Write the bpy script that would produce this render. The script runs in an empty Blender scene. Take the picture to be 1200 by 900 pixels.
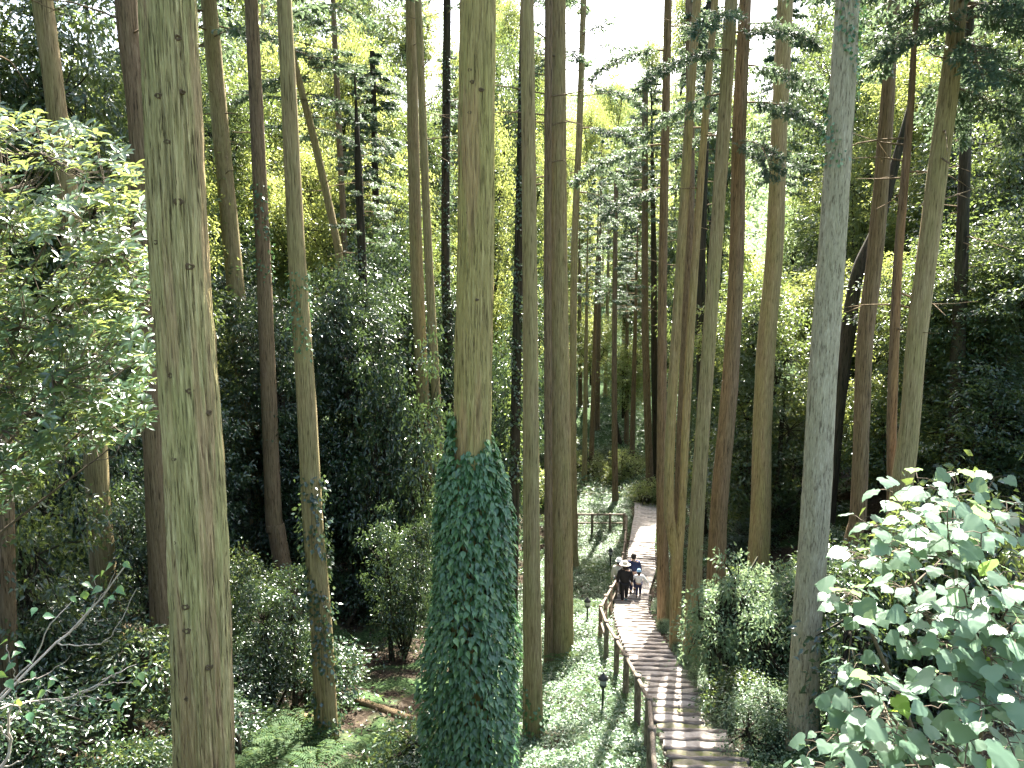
import bpy, bmesh, math, random
import numpy as np
from mathutils import Vector, Matrix, noise as mnoise

SC = bpy.context.scene
COL = SC.collection
rnd = random.Random(7)
R = math.radians
PI = math.pi

# ------------------------------------------------------------------ camera
F = 940.0                                   # focal length in pixels of a 1200 px wide picture
PITCH = math.atan(160 / 940.0)
CAMZ = 15.0
cam_d = bpy.data.cameras.new('camera')
cam = bpy.data.objects.new('camera', cam_d)
COL.objects.link(cam)
cam.location = (0, 0, CAMZ)
cam.rotation_euler = (R(90) - PITCH, 0, 0)
cam_d.sensor_width = 36
cam_d.lens = 36 * F / 1200
cam_d.clip_start = 0.05
cam_d.clip_end = 3000
SC.camera = cam

# ------------------------------------------------------------------ sky, sun, exposure
SUN_EL, SUN_AZ = R(50), R(14)               # azimuth measured from straight ahead (+Y) towards +X
w = bpy.data.worlds.new("World")
SC.world = w
w.use_nodes = True
nt = w.node_tree
nt.nodes.clear()
sky = nt.nodes.new('ShaderNodeTexSky')
sky.sky_type = 'NISHITA'
sky.sun_disc = False
sky.sun_elevation = SUN_EL
sky.sun_rotation = SUN_AZ
sky.air_density = 1.0
sky.dust_density = 4.0
bg = nt.nodes.new('ShaderNodeBackground')
bg.inputs['Strength'].default_value = 0.10
wo = nt.nodes.new('ShaderNodeOutputWorld')
nt.links.new(sky.outputs[0], bg.inputs[0])
nt.links.new(bg.outputs[0], wo.inputs[0])
sd = bpy.data.lights.new('sun', 'SUN')
sd.energy = 5.0
sd.angle = R(0.53)
sd.color = (1.0, 0.96, 0.88)
sun = bpy.data.objects.new('sun', sd)
COL.objects.link(sun)
SUNV = Vector((math.sin(SUN_AZ) * math.cos(SUN_EL), math.cos(SUN_AZ) * math.cos(SUN_EL), math.sin(SUN_EL)))
sun.rotation_euler = SUNV.to_track_quat('Z', 'Y').to_euler()
SC.view_settings.view_transform = 'Standard'
SC.view_settings.look = 'None'
SC.view_settings.exposure = 3.1
SC.view_settings.gamma = 1.0
SC.render.engine = 'CYCLES'
cy = SC.cycles
cy.use_denoising = True
cy.max_bounces = 6
cy.diffuse_bounces = 3
cy.glossy_bounces = 2
cy.transmission_bounces = 3
cy.transparent_max_bounces = 4
cy.sample_clamp_indirect = 6.0

# ------------------------------------------------------------------ helpers: pixels and ground
SP, CP = math.sin(PITCH), math.cos(PITCH)
def pdir(px, py):
    a, b = (px - 600) / F, (450 - py) / F
    return Vector((a, CP + b * SP, -SP + b * CP))
def at(px, py, Y):
    d = pdir(px, py)
    t = Y / d.y
    return Vector((0, 0, CAMZ)) + d * t
def camdepth(P):
    return P.y * CP - (P.z - CAMZ) * SP
HK = [(-60, 1.0), (-1, 1.7), (1.5, 3.2), (3, 4.8), (6, 6.5), (12.6, 8.73), (29.1, 13.5), (32.2, 13.5), (37.2, 14.4), (46, 14.4),
      (56, 14.2), (70, 11.5), (90, 7), (120, 1), (200, -24), (270, -37), (420, -39), (2000, -39)]
HKx = np.array([k[0] for k in HK], float); HKy = np.array([k[1] for k in HK], float)
def hpath(y): return float(np.interp(y, HKx, HKy))
PATHPX = [(890, 827), (850, 806), (830, 797), (800, 780), (770, 763), (745, 750), (720, 740), (705, 740), (690, 743), (668, 751), (641, 752), (615, 755), (603, 757)]
def yfor(py):
    d = pdir(600, py); r = -d.z / d.y
    lo, hi = 6.0, 60.0
    for _ in range(50):
        m = (lo + hi) / 2
        if hpath(m) / m > r: lo = m
        else: hi = m
    return lo
_pp = []
for py, px in PATHPX:
    Y = yfor(py)
    _pp.append((Y, at(px, py, Y).x))
_pp = [(8.0, _pp[0][1] - .15), (10.5, _pp[0][1] - .05)] + _pp + [(46, _pp[-1][1] + .6), (52, _pp[-1][1] + 3.5), (70, _pp[-1][1] + 9), (2000, _pp[-1][1] + 9)]
PX_y = np.array([p[0] for p in _pp]); PX_x = np.array([p[1] for p in _pp])
def xpath(y): return np.interp(y, PX_y, PX_x)
def sm(t): t = np.clip(t, 0, 1); return t * t * (3 - 2 * t)
def gz_np(x, y):
    x = np.asarray(x, float); y = np.asarray(y, float)
    h = np.interp(y, HKx, HKy)
    dx = x - xpath(y)
    far = 1 - sm((y - 60) / 60)
    near = sm((y - 2) / 8)
    z = CAMZ - h
    right = np.clip(dx - 1.1, 0, None)
    z = z + near * far * (0.42 * np.minimum(right, 16) + .15 * np.clip(right - 16, 0, 30))
    left = np.clip(-dx - 1.2, 0, None)
    z = z - near * far * 0.42 * sm(left / 1.6)
    lf = np.clip(-x - 5.0, 0, None)
    z = z + near * far * (0.36 * np.minimum(lf, 16) + .12 * np.clip(lf - 16, 0, 30))
    off = sm((np.abs(dx) - .9) / 1.2)
    wob = .12 * np.sin(x * 1.3 + 1.7 * np.sin(y * .7)) * np.sin(y * 1.1 + .5) + .05 * np.sin(x * 4.1 + y * 2.3) + .35 * np.sin(x * .33 + 2) * np.sin(y * .27)
    z = z + off * wob * near
    # trench for the stairs
    inp = 1 - sm((np.abs(dx) - .60) / .12)
    onp = sm((y - 9) / 1) * (1 - sm((y - 44) / 2))
    z = z - .3 * inp * onp
    z = z + sm((y - 110) / 80) * (6 * np.sin(x * .03 + 1) + 3 * np.sin(x * .071 + y * .02))
    return z
def gz(x, y): return float(gz_np(x, y))
def hit(px, py, up=0.0, y0=3.0, y1=120.0):
    """point where the ray through a pixel meets the ground raised by up"""
    d = pdir(px, py)
    Y = y0
    while Y < y1:
        P = at(px, py, Y)
        if P.z <= gz(P.x, P.y) + up: return P
        Y += .05
    return at(px, py, y1)

# ------------------------------------------------------------------ helpers: meshes and tags
def npmesh(name, V, Fc, mat=None, smooth=False, r=None):
    V = np.asarray(V, np.float32).reshape(-1, 3); Fc = np.asarray(Fc, np.int32)
    k = Fc.shape[1]; n = len(Fc)
    me = bpy.data.meshes.new(name)
    me.vertices.add(len(V)); me.vertices.foreach_set('co', V.ravel())
    me.loops.add(n * k); me.loops.foreach_set('vertex_index', Fc.ravel())
    me.polygons.add(n)
    me.polygons.foreach_set('loop_start', np.arange(0, n * k, k, dtype=np.int32))
    me.polygons.foreach_set('loop_total', np.full(n, k, np.int32))
    if smooth: me.polygons.foreach_set('use_smooth', np.ones(n, bool))
    if r is not None:
        a = me.attributes.new('r', 'FLOAT', 'FACE'); a.data.foreach_set('value', np.asarray(r, np.float32))
    me.update(calc_edges=True)
    if mat: me.materials.append(mat)
    return me
def obj(name, me, parent=None, loc=(0, 0, 0), rot=None, scale=None):
    o = bpy.data.objects.new(name, me)
    COL.objects.link(o)
    if parent: o.parent = parent
    o.location = loc
    if rot is not None: o.rotation_euler = rot
    if scale is not None: o.scale = scale if hasattr(scale, '__len__') else (scale,) * 3
    return o
def tag(o, label=None, cat=None, group=None, kind=None):
    if label: o['label'] = label
    if cat: o['category'] = cat
    if group: o['group'] = group
    if kind: o['kind'] = kind
    return o
def thing(name, label, cat, loc=(0, 0, 0), group=None, rz=0):
    return tag(obj(name, None, None, loc, (0, 0, rz)), label, cat, group)

def tube(pts, rads, seg=8, cap=True):
    """swept tube with parallel frames -> V, F(quads)"""
    P = np.array([tuple(p) for p in pts], float); n = len(P)
    rads = np.asarray(rads, float)
    T = np.gradient(P, axis=0); T /= (np.linalg.norm(T, axis=1, keepdims=True) + 1e-9)
    u = np.cross(T[0], (0.13, 0.97, 0.2)); u /= np.linalg.norm(u)
    V = []
    a = np.arange(seg) / seg * 2 * PI
    for i in range(n):
        u = u - T[i] * np.dot(u, T[i]); u /= np.linalg.norm(u)
        v = np.cross(T[i], u)
        V.append(P[i] + rads[i] * (np.cos(a)[:, None] * u + np.sin(a)[:, None] * v))
    V = np.concatenate(V)
    i, j = np.meshgrid(np.arange(n - 1), np.arange(seg), indexing='ij')
    i = i.ravel(); j = j.ravel(); j2 = (j + 1) % seg
    Fc = np.stack([i * seg + j, i * seg + j2, (i + 1) * seg + j2, (i + 1) * seg + j], 1)
    if cap:
        b = len(V); V = np.vstack([V, P[0], P[-1]])
        jj = np.arange(seg); j3 = (jj + 1) % seg
        Fc = np.vstack([Fc, np.stack([np.full(seg, b), j3, jj, jj], 1)[:, [0, 1, 2, 0]] if False else np.stack([np.full(seg, b), j3, jj, np.full(seg, b)], 1)[:0]])
        tri1 = np.stack([jj, np.full(seg, b), j3], 1)
        base = (n - 1) * seg
        tri2 = np.stack([base + jj, base + j3, np.full(seg, b + 1)], 1)
        q = np.vstack([Fc[:, [0, 1, 2]], Fc[:, [0, 2, 3]], tri1[:, [1, 0, 2]][:, [0, 2, 1]], tri2])
        return V, q
    return V, np.vstack([Fc[:, [0, 1, 2]], Fc[:, [0, 2, 3]]])
def join(parts):
    Vs, Fs, o = [], [], 0
    for V, Fc in parts:
        Vs.append(V); Fs.append(Fc + o); o += len(V)
    return np.vstack(Vs), np.vstack(Fs)
def smoothpath(pts, n):
    """Catmull-Rom through pts -> n points (numpy)"""
    P = np.array([tuple(p) for p in pts], float)
    if len(P) < 3:
        t = np.linspace(0, 1, n)[:, None]; return P[0] * (1 - t) + P[-1] * t
    Q = np.vstack([2 * P[0] - P[1], P, 2 * P[-1] - P[-2]])
    out = []
    for s in np.linspace(0, len(P) - 1 - 1e-6, n):
        i = int(s); t = s - i
        a, b, c, d = Q[i:i + 4]
        out.append(.5 * ((2 * b) + (c - a) * t + (2 * a - 5 * b + 4 * c - d) * t * t + (-a + 3 * b - 3 * c + d) * t ** 3))
    return np.array(out)

# leaf templates: (along, across, up), triangles
DIAMOND = (np.array([(0, 0, 0), (.45, .5, .10), (1, 0, -.05), (.45, -.5, .10)]), np.array([(0, 2, 1), (0, 3, 2)]))
NEEDLE = (np.array([(0, .18, 0), (0, -.18, 0), (.55, -.5, .02), (1, 0, -.06), (.55, .5, .02)]), np.array([(0, 1, 2), (0, 2, 4), (4, 2, 3)]))
def _lance(ws, droop=.16, fold=.16):
    n = len(ws); V = []; Fc = []
    for i, wd in enumerate(ws):
        t = i / (n - 1); z = -droop * t * t
        V += [(t, 0, z), (t, wd, z + fold * wd), (t, -wd, z + fold * wd)]
    for i in range(n - 1):
        a, b = 3 * i, 3 * i + 3
        if ws[i] == 0: Fc += [(a, b, b + 1), (a, b + 2, b)]
        elif ws[i + 1] == 0: Fc += [(a, b, a + 1), (a, a + 2, b)]
        else: Fc += [(a, b, b + 1), (a, b + 1, a + 1), (a, a + 2, b + 2), (a, b + 2, b)]
    return np.array(V, float), np.array(Fc)
LANCE = _lance([0, .36, .5, .40, 0])
OVATE = _lance([0, .46, .5, .30, .10, 0], droop=.28, fold=.22)
def _biglobed():
    # broad heart-shaped leaf with a drawn-out tip and two shoulder points
    out = [(0.0, 0), (-.10, .20), (-.02, .42), (.16, .56), (.34, .60), (.46, .46), (.62, .38), (.80, .18), (1.0, 0)]
    V = [(0, 0, 0)]; Fc = []
    mid = [(0, 0), (.0, 0), (.05, 0), (.16, 0), (.34, 0), (.46, 0), (.62, 0), (.80, 0), (1.0, 0)]
    for (x, y), (mx, _) in zip(out, mid):
        z = -.22 * max(x, 0) ** 2
        dz = .10 * abs(y) - .25 * y * y + (.022 if out.index((x, y)) % 2 else -.022)
        V += [(mx, 0, -.22 * mx * mx), (x, y, z + dz), (x, -y, z + dz)]
    n = len(out)
    for i in range(n - 1):
        a, b = 1 + 3 * i, 4 + 3 * i
        Fc += [(a, b, b + 1), (a, b + 1, a + 1), (a, b + 2, b), (a, a + 2, b + 2)]
    V = np.array(V, float); Fc = np.array(Fc)
    P = V[Fc]; ar = np.linalg.norm(np.cross(P[:, 1] - P[:, 0], P[:, 2] - P[:, 0]), axis=1)
    return V, Fc[ar > 1e-5]
BIGLOBED = _biglobed()
def leaves(tpl, P, D, N, L, W):
    V0, F0 = tpl
    P = np.asarray(P, float); n = len(P)
    D = D / (np.linalg.norm(D, axis=1, keepdims=True) + 1e-9)
    N = N - D * np.sum(N * D, axis=1, keepdims=True); N /= (np.linalg.norm(N, axis=1, keepdims=True) + 1e-9)
    B = np.cross(N, D)
    L = np.broadcast_to(np.asarray(L, float), (n,)); W = np.broadcast_to(np.asarray(W, float), (n,))
    V = P[:, None] + V0[None, :, 0:1] * (D * L[:, None])[:, None] + V0[None, :, 1:2] * (B * W[:, None])[:, None] + V0[None, :, 2:3] * (N * L[:, None])[:, None]
    Fc = F0[None] + (np.arange(n) * len(V0))[:, None, None]
    return V.reshape(-1, 3), Fc.reshape(-1, 3)
def leafframe(D, N):
    D = Vector(D).normalized(); N = Vector(N); N = (N - D * N.dot(D)).normalized(); B = N.cross(D)
    return Matrix((D, B, N)).transposed().to_euler()

# ------------------------------------------------------------------ materials
def newmat(name):
    m = bpy.data.materials.new(name); m.use_nodes = True
    t = m.node_tree; t.nodes.clear()
    o = t.nodes.new('ShaderNodeOutputMaterial')
    return m, t, o
def nd(t, typ, **kw):
    n = t.nodes.new(typ)
    for k, v in kw.items():
        if k.startswith('i_'): n.inputs[k[2:].replace('_', ' ')].default_value = v
        else: setattr(n, k, v)
    return n
def ramp(t, stops):
    n = t.nodes.new('ShaderNodeValToRGB')
    e = n.color_ramp.elements
    while len(e) > 1: e.remove(e[-1])
    e[0].position = stops[0][0]; e[0].color = (*stops[0][1], 1)
    for p, c in stops[1:]:
        x = e.new(p); x.color = (*c, 1)
    return n
def leafmat(name, cols, trans, rough=.38, tw=.35, spec=.5, sheen=0):
    """cols: three greens a leaf of this plant can have; trans: colour of light coming through"""
    m, t, o = newmat(name)
    at_ = nd(t, 'ShaderNodeAttribute', attribute_name='r')
    oi = nd(t, 'ShaderNodeObjectInfo')
    ad = nd(t, 'ShaderNodeMath', operation='ADD'); t.links.new(at_.outputs['Fac'], ad.inputs[0]); t.links.new(oi.outputs['Random'], ad.inputs[1])
    fr = nd(t, 'ShaderNodeMath', operation='FRACT'); t.links.new(ad.outputs[0], fr.inputs[0])
    rp = ramp(t, [(0, cols[0]), (.45, cols[1]), (.85, cols[1]), (1, cols[2])])
    t.links.new(fr.outputs[0], rp.inputs[0])
    mr = nd(t, 'ShaderNodeMapRange'); mr.inputs['To Min'].default_value = .75; mr.inputs['To Max'].default_value = 1.25
    t.links.new(oi.outputs['Random'], mr.inputs['Value'])
    hv = nd(t, 'ShaderNodeHueSaturation'); t.links.new(rp.outputs[0], hv.inputs['Color']); t.links.new(mr.outputs[0], hv.inputs['Value'])
    b = nd(t, 'ShaderNodeBsdfPrincipled'); b.inputs['Roughness'].default_value = rough
    b.inputs['Specular IOR Level'].default_value = spec
    t.links.new(hv.outputs[0], b.inputs['Base Color'])
    if tw > 0:
        tr = nd(t, 'ShaderNodeBsdfTranslucent'); tr.inputs['Color'].default_value = (*trans, 1)
        mx = nd(t, 'ShaderNodeMixShader'); mx.inputs[0].default_value = tw
        t.links.new(b.outputs[0], mx.inputs[1]); t.links.new(tr.outputs[0], mx.inputs[2])
        t.links.new(mx.outputs[0], o.inputs[0])
    else: t.links.new(b.outputs[0], o.inputs[0])
    return m
def barkmat(name, crack, body, light, moss, mossamt=.5, sxy=16, sz=1.1, bump=.5, red=None):
    m, t, o = newmat(name)
    tc = nd(t, 'ShaderNodeTexCoord')
    mp = nd(t, 'ShaderNodeMapping'); mp.inputs['Scale'].default_value = (sxy, sxy, sz)
    t.links.new(tc.outputs['Object'], mp.inputs[0])
    n1 = nd(t, 'ShaderNodeTexNoise'); n1.inputs['Scale'].default_value = 1; n1.inputs['Detail'].default_value = 6; n1.inputs['Roughness'].default_value = .65; n1.inputs['Distortion'].default_value = .35
    t.links.new(mp.outputs[0], n1.inputs['Vector'])
    mp2 = nd(t, 'ShaderNodeMapping'); mp2.inputs['Scale'].default_value = (sxy * 3.2, sxy * 3.2, sz * 3)
    t.links.new(tc.outputs['Object'], mp2.inputs[0])
    n2 = nd(t, 'ShaderNodeTexNoise'); n2.inputs['Scale'].default_value = 1; n2.inputs['Detail'].default_value = 3
    t.links.new(mp2.outputs[0], n2.inputs['Vector'])
    ma = nd(t, 'ShaderNodeMath', operation='MULTIPLY_ADD'); ma.inputs[1].default_value = .45
    t.links.new(n2.outputs[0], ma.inputs[0]); 
    sb = nd(t, 'ShaderNodeMath', operation='MULTIPLY'); sb.inputs[1].default_value = .75
    t.links.new(n1.outputs[0], sb.inputs[0]); t.links.new(sb.outputs[0], ma.inputs[2])
    rp = ramp(t, [(.50, crack), (.55, body), (.63, body), (.72, light)])  # crack: dark bark plus furrow shade put into the colour
    t.links.new(ma.outputs[0], rp.inputs[0])
    # green film of algae in broad vertical patches
    mp3 = nd(t, 'ShaderNodeMapping'); mp3.inputs['Scale'].default_value = (2.6, 2.6, .45)
    t.links.new(tc.outputs['Object'], mp3.inputs[0])
    n3 = nd(t, 'ShaderNodeTexNoise'); n3.inputs['Scale'].default_value = 1.3; n3.inputs['Detail'].default_value = 5; n3.inputs['Roughness'].default_value = .6
    t.links.new(mp3.outputs[0], n3.inputs['Vector'])
    mr = nd(t, 'ShaderNodeMapRange'); mr.inputs['From Min'].default_value = .38; mr.inputs['From Max'].default_value = .62; mr.inputs['To Max'].default_value = mossamt
    t.links.new(n3.outputs[0], mr.inputs['Value'])
    mul = nd(t, 'ShaderNodeMix', data_type='RGBA', blend_type='MIX')
    mossc = nd(t, 'ShaderNodeMix', data_type='RGBA', blend_type='MULTIPLY'); mossc.inputs[0].default_value = .75
    g = ramp(t, [(.495, (.18, .17, .15)), (.55, (.88, .88, .88)), (.70, (1.25, 1.25, 1.2))]); t.links.new(ma.outputs[0], g.inputs[0])  # same furrow shade set into the algae colour
    mossc.inputs[6].default_value = (*moss, 1); t.links.new(g.outputs[0], mossc.inputs[7])
    t.links.new(mr.outputs[0], mul.inputs[0]); t.links.new(rp.outputs[0], mul.inputs[6]); t.links.new(mossc.outputs[2], mul.inputs[7])
    colout = mul.outputs[2]
    if red:
        # bare reddish bark where the film has not grown: one flank of the trunk
        sx = nd(t, 'ShaderNodeSeparateXYZ'); t.links.new(tc.outputs['Object'], sx.inputs[0])
        mp4 = nd(t, 'ShaderNodeMapping'); mp4.inputs['Scale'].default_value = (5, 5, .35); t.links.new(tc.outputs['Object'], mp4.inputs[0])
        n4 = nd(t, 'ShaderNodeTexNoise'); n4.inputs['Scale'].default_value = 1; n4.inputs['Detail'].default_value = 4; t.links.new(mp4.outputs[0], n4.inputs['Vector'])
        a4 = nd(t, 'ShaderNodeMapRange'); a4.inputs['From Min'].default_value = .52; a4.inputs['From Max'].default_value = .60; a4.inputs['To Max'].default_value = .55
        t.links.new(n4.outputs[0], a4.inputs['Value'])
        rr = ramp(t, [(.40, (red[0] * .35, red[1] * .3, red[2] * .3)), (.55, red), (.8, (red[0] * 1.35, red[1] * 1.35, red[2] * 1.3))]); t.links.new(ma.outputs[0], rr.inputs[0])  # reddish bark gets its furrow shade by colour too
        m4 = nd(t, 'ShaderNodeMix', data_type='RGBA', blend_type='MIX')
        t.links.new(a4.outputs[0], m4.inputs[0]); t.links.new(colout, m4.inputs[6]); t.links.new(rr.outputs[0], m4.inputs[7])
        colout = m4.outputs[2]
    b = nd(t, 'ShaderNodeBsdfPrincipled'); b.inputs['Roughness'].default_value = .9; b.inputs['Specular IOR Level'].default_value = .15
    bp = nd(t, 'ShaderNodeBump'); bp.inputs['Strength'].default_value = bump; bp.inputs['Distance'].default_value = .03
    t.links.new(ma.outputs[0], bp.inputs['Height']); t.links.new(bp.outputs[0], b.inputs['Normal'])
    t.links.new(colout, b.inputs['Base Color']); t.links.new(b.outputs[0], o.inputs[0])
    return m
def noisemat(name, stops, scale=4, rough=.9, bump=.3, detail=6, sxyz=(1, 1, 1), dist=.05, spec=.3):
    m, t, o = newmat(name)
    tc = nd(t, 'ShaderNodeTexCoord')
    mp = nd(t, 'ShaderNodeMapping'); mp.inputs['Scale'].default_value = sxyz; t.links.new(tc.outputs['Object'], mp.inputs[0])
    n1 = nd(t, 'ShaderNodeTexNoise'); n1.inputs['Scale'].default_value = scale; n1.inputs['Detail'].default_value = detail; n1.inputs['Roughness'].default_value = .65
    t.links.new(mp.outputs[0], n1.inputs['Vector'])
    rp = ramp(t, stops); t.links.new(n1.outputs[0], rp.inputs[0])
    b = nd(t, 'ShaderNodeBsdfPrincipled'); b.inputs['Roughness'].default_value = rough; b.inputs['Specular IOR Level'].default_value = spec
    t.links.new(rp.outputs[0], b.inputs['Base Color'])
    if bump:
        bp = nd(t, 'ShaderNodeBump'); bp.inputs['Strength'].default_value = bump; bp.inputs['Distance'].default_value = dist
        t.links.new(n1.outputs[0], bp.inputs['Height']); t.links.new(bp.outputs[0], b.inputs['Normal'])
    t.links.new(b.outputs[0], o.inputs[0])
    return m

M = {}
M['olive'] = barkmat('bark_olive', (.10, .075, .038), (.245, .185, .095), (.38, .305, .175), (.25, .225, .095), .6, sxy=38, sz=1.7, bump=.8)
M['bigbark'] = barkmat('bark_furrowed', (.06, .044, .022), (.36, .30, .145), (.54, .47, .26), (.35, .335, .14), .7, sxy=42, sz=2.0, bump=1.0, red=(.34, .225, .13))
M['midbark'] = barkmat('bark_fibrous', (.08, .058, .028), (.34, .275, .115), (.50, .42, .20), (.33, .30, .105), .6, sxy=50, sz=2.0, bump=1.0, red=(.38, .25, .13))
M['grey'] = barkmat('bark_grey', (.15, .125, .085), (.32, .285, .195), (.46, .42, .31), (.30, .28, .165), .4, sxy=30, sz=4, bump=.8)
M['brown'] = barkmat('bark_brown', (.05, .035, .02), (.16, .11, .065), (.25, .185, .115), (.155, .13, .065), .4, sxy=34, sz=1.7, bump=.8)
M['red'] = barkmat('bark_reddish', (.06, .032, .018), (.15, .095, .058), (.22, .145, .09), (.14, .12, .06), .4, sxy=20, sz=1.6)
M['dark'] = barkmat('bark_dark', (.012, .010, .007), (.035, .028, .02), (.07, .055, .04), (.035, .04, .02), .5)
M['twig'] = noisemat('twig_bark', [(.3, (.06, .045, .03)), (.7, (.14, .11, .075))], 12)
M['paletwig'] = noisemat('pale_twig_bark', [(.3, (.24, .20, .16)), (.7, (.42, .38, .32))], 20)
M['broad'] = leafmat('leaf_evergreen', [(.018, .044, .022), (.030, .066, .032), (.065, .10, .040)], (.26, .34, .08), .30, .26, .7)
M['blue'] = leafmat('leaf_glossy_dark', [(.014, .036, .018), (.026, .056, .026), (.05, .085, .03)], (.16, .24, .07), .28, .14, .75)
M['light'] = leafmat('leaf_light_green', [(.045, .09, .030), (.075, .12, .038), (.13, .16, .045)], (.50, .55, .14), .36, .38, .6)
M['cedar'] = leafmat('leaf_cedar', [(.030, .068, .040), (.040, .085, .048), (.095, .080, .045)], (.20, .28, .14), .45, .28, .4)
M['bush'] = leafmat('leaf_rosette', [(.030, .070, .042), (.042, .088, .046), (.10, .15, .045)], (.42, .50, .12), .27, .25, .9)
M['ivy'] = leafmat('leaf_ivy', [(.032, .090, .034), (.07, .155, .052), (.14, .22, .06)], (.12, .24, .08), .36, .14, .6)
M['big'] = leafmat('leaf_broad_pale', [(.085, .155, .095), (.12, .195, .125), (.16, .24, .14)], (.34, .48, .20), .45, .30, .4)
M['biglime'] = leafmat('leaf_broad_lime', [(.16, .28, .05), (.18, .32, .05), (.22, .36, .07)], (.50, .70, .08), .45, .45, .4)
M['twigleaf'] = leafmat('leaf_spray', [(.05, .13, .07), (.06, .15, .07), (.26, .32, .05)], (.35, .52, .10), .35, .3, .5)
M['cover'] = leafmat('leaf_ground_cover', [(.045, .095, .05), (.08, .14, .075), (.17, .22, .13)], (.28, .38, .18), .4, .28, .55)
M['fern'] = leafmat('leaf_fern', [(.026, .056, .020), (.038, .072, .024), (.07, .10, .03)], (.18, .24, .05), .65, .3, .15)
M['litter'] = leafmat('leaf_litter', [(.035, .025, .016), (.06, .043, .028), (.14, .11, .08)], (.1, .07, .03), .8, .05, .2)

# ------------------------------------------------------------------ ground
def ground_mat():
    m, t, o = newmat('forest_floor')
    tc = nd(t, 'ShaderNodeTexCoord')
    n1 = nd(t, 'ShaderNodeTexNoise'); n1.inputs['Scale'].default_value = 9; n1.inputs['Detail'].default_value = 8; n1.inputs['Roughness'].default_value = .7
    n2 = nd(t, 'ShaderNodeTexNoise'); n2.inputs['Scale'].default_value = .6; n2.inputs['Detail'].default_value = 4
    t.links.new(tc.outputs['Object'], n1.inputs['Vector']); t.links.new(tc.outputs['Object'], n2.inputs['Vector'])
    r1 = ramp(t, [(.35, (.02, .015, .010)), (.5, (.042, .031, .021)), (.7, (.09, .07, .048))]); t.links.new(n1.outputs[0], r1.inputs[0])
    r2 = ramp(t, [(.35, (.02, .04, .016)), (.55, (.05, .085, .03)), (.75, (.09, .12, .05))]); t.links.new(n1.outputs[0], r2.inputs[0])
    mr = nd(t, 'ShaderNodeMapRange'); mr.inputs['From Min'].default_value = .46; mr.inputs['From Max'].default_value = .56
    t.links.new(n2.outputs[0], mr.inputs['Value'])
    # the far hillside is all greenery
    sx = nd(t, 'ShaderNodeSeparateXYZ'); t.links.new(tc.outputs['Object'], sx.inputs[0])
    m2 = nd(t, 'ShaderNodeMapRange'); m2.inputs['From Min'].default_value = 40; m2.inputs['From Max'].default_value = 60
    t.links.new(sx.outputs[1], m2.inputs['Value'])
    mxx = nd(t, 'ShaderNodeMath', operation='MAXIMUM'); t.links.new(mr.outputs[0], mxx.inputs[0]); t.links.new(m2.outputs[0], mxx.inputs[1])
    mx = nd(t, 'ShaderNodeMix', data_type='RGBA'); t.links.new(mxx.outputs[0], mx.inputs[0]); t.links.new(r1.outputs[0], mx.inputs[6]); t.links.new(r2.outputs[0], mx.inputs[7])
    b = nd(t, 'ShaderNodeBsdfPrincipled'); b.inputs['Roughness'].default_value = .95; b.inputs['Specular IOR Level'].default_value = .1
    bp = nd(t, 'ShaderNodeBump'); bp.inputs['Strength'].default_value = .6; bp.inputs['Distance'].default_value = .06
    t.links.new(n1.outputs[0], bp.inputs['Height']); t.links.new(bp.outputs[0], b.inputs['Normal'])
    t.links.new(mx.outputs[2], b.inputs['Base Color']); t.links.new(b.outputs[0], o.inputs[0])
    return m
xs = np.concatenate([np.linspace(-900, -60, 22)[:-1], np.linspace(-60, -14, 50)[:-1], np.linspace(-14, 16, 170)[:-1], np.linspace(16, 60, 50)[:-1], np.linspace(60, 900, 22)])
ys = np.concatenate([np.linspace(-60, 3, 20)[:-1], np.linspace(3, 48, 200)[:-1], np.linspace(48, 130, 60)[:-1], np.linspace(130, 1500, 50)])
X, Yg = np.meshgrid(xs, ys)
V = np.stack([X, Yg, gz_np(X, Yg)], -1).reshape(-1, 3)
nx, ny = len(xs), len(ys)
i, j = np.meshgrid(np.arange(ny - 1), np.arange(nx - 1), indexing='ij'); i = i.ravel(); j = j.ravel()
Fq = np.stack([i * nx + j, i * nx + j + 1, (i + 1) * nx + j + 1, (i + 1) * nx + j], 1)
tag(obj('ground', npmesh('ground', V, Fq, ground_mat(), True)), kind='structure')

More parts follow.
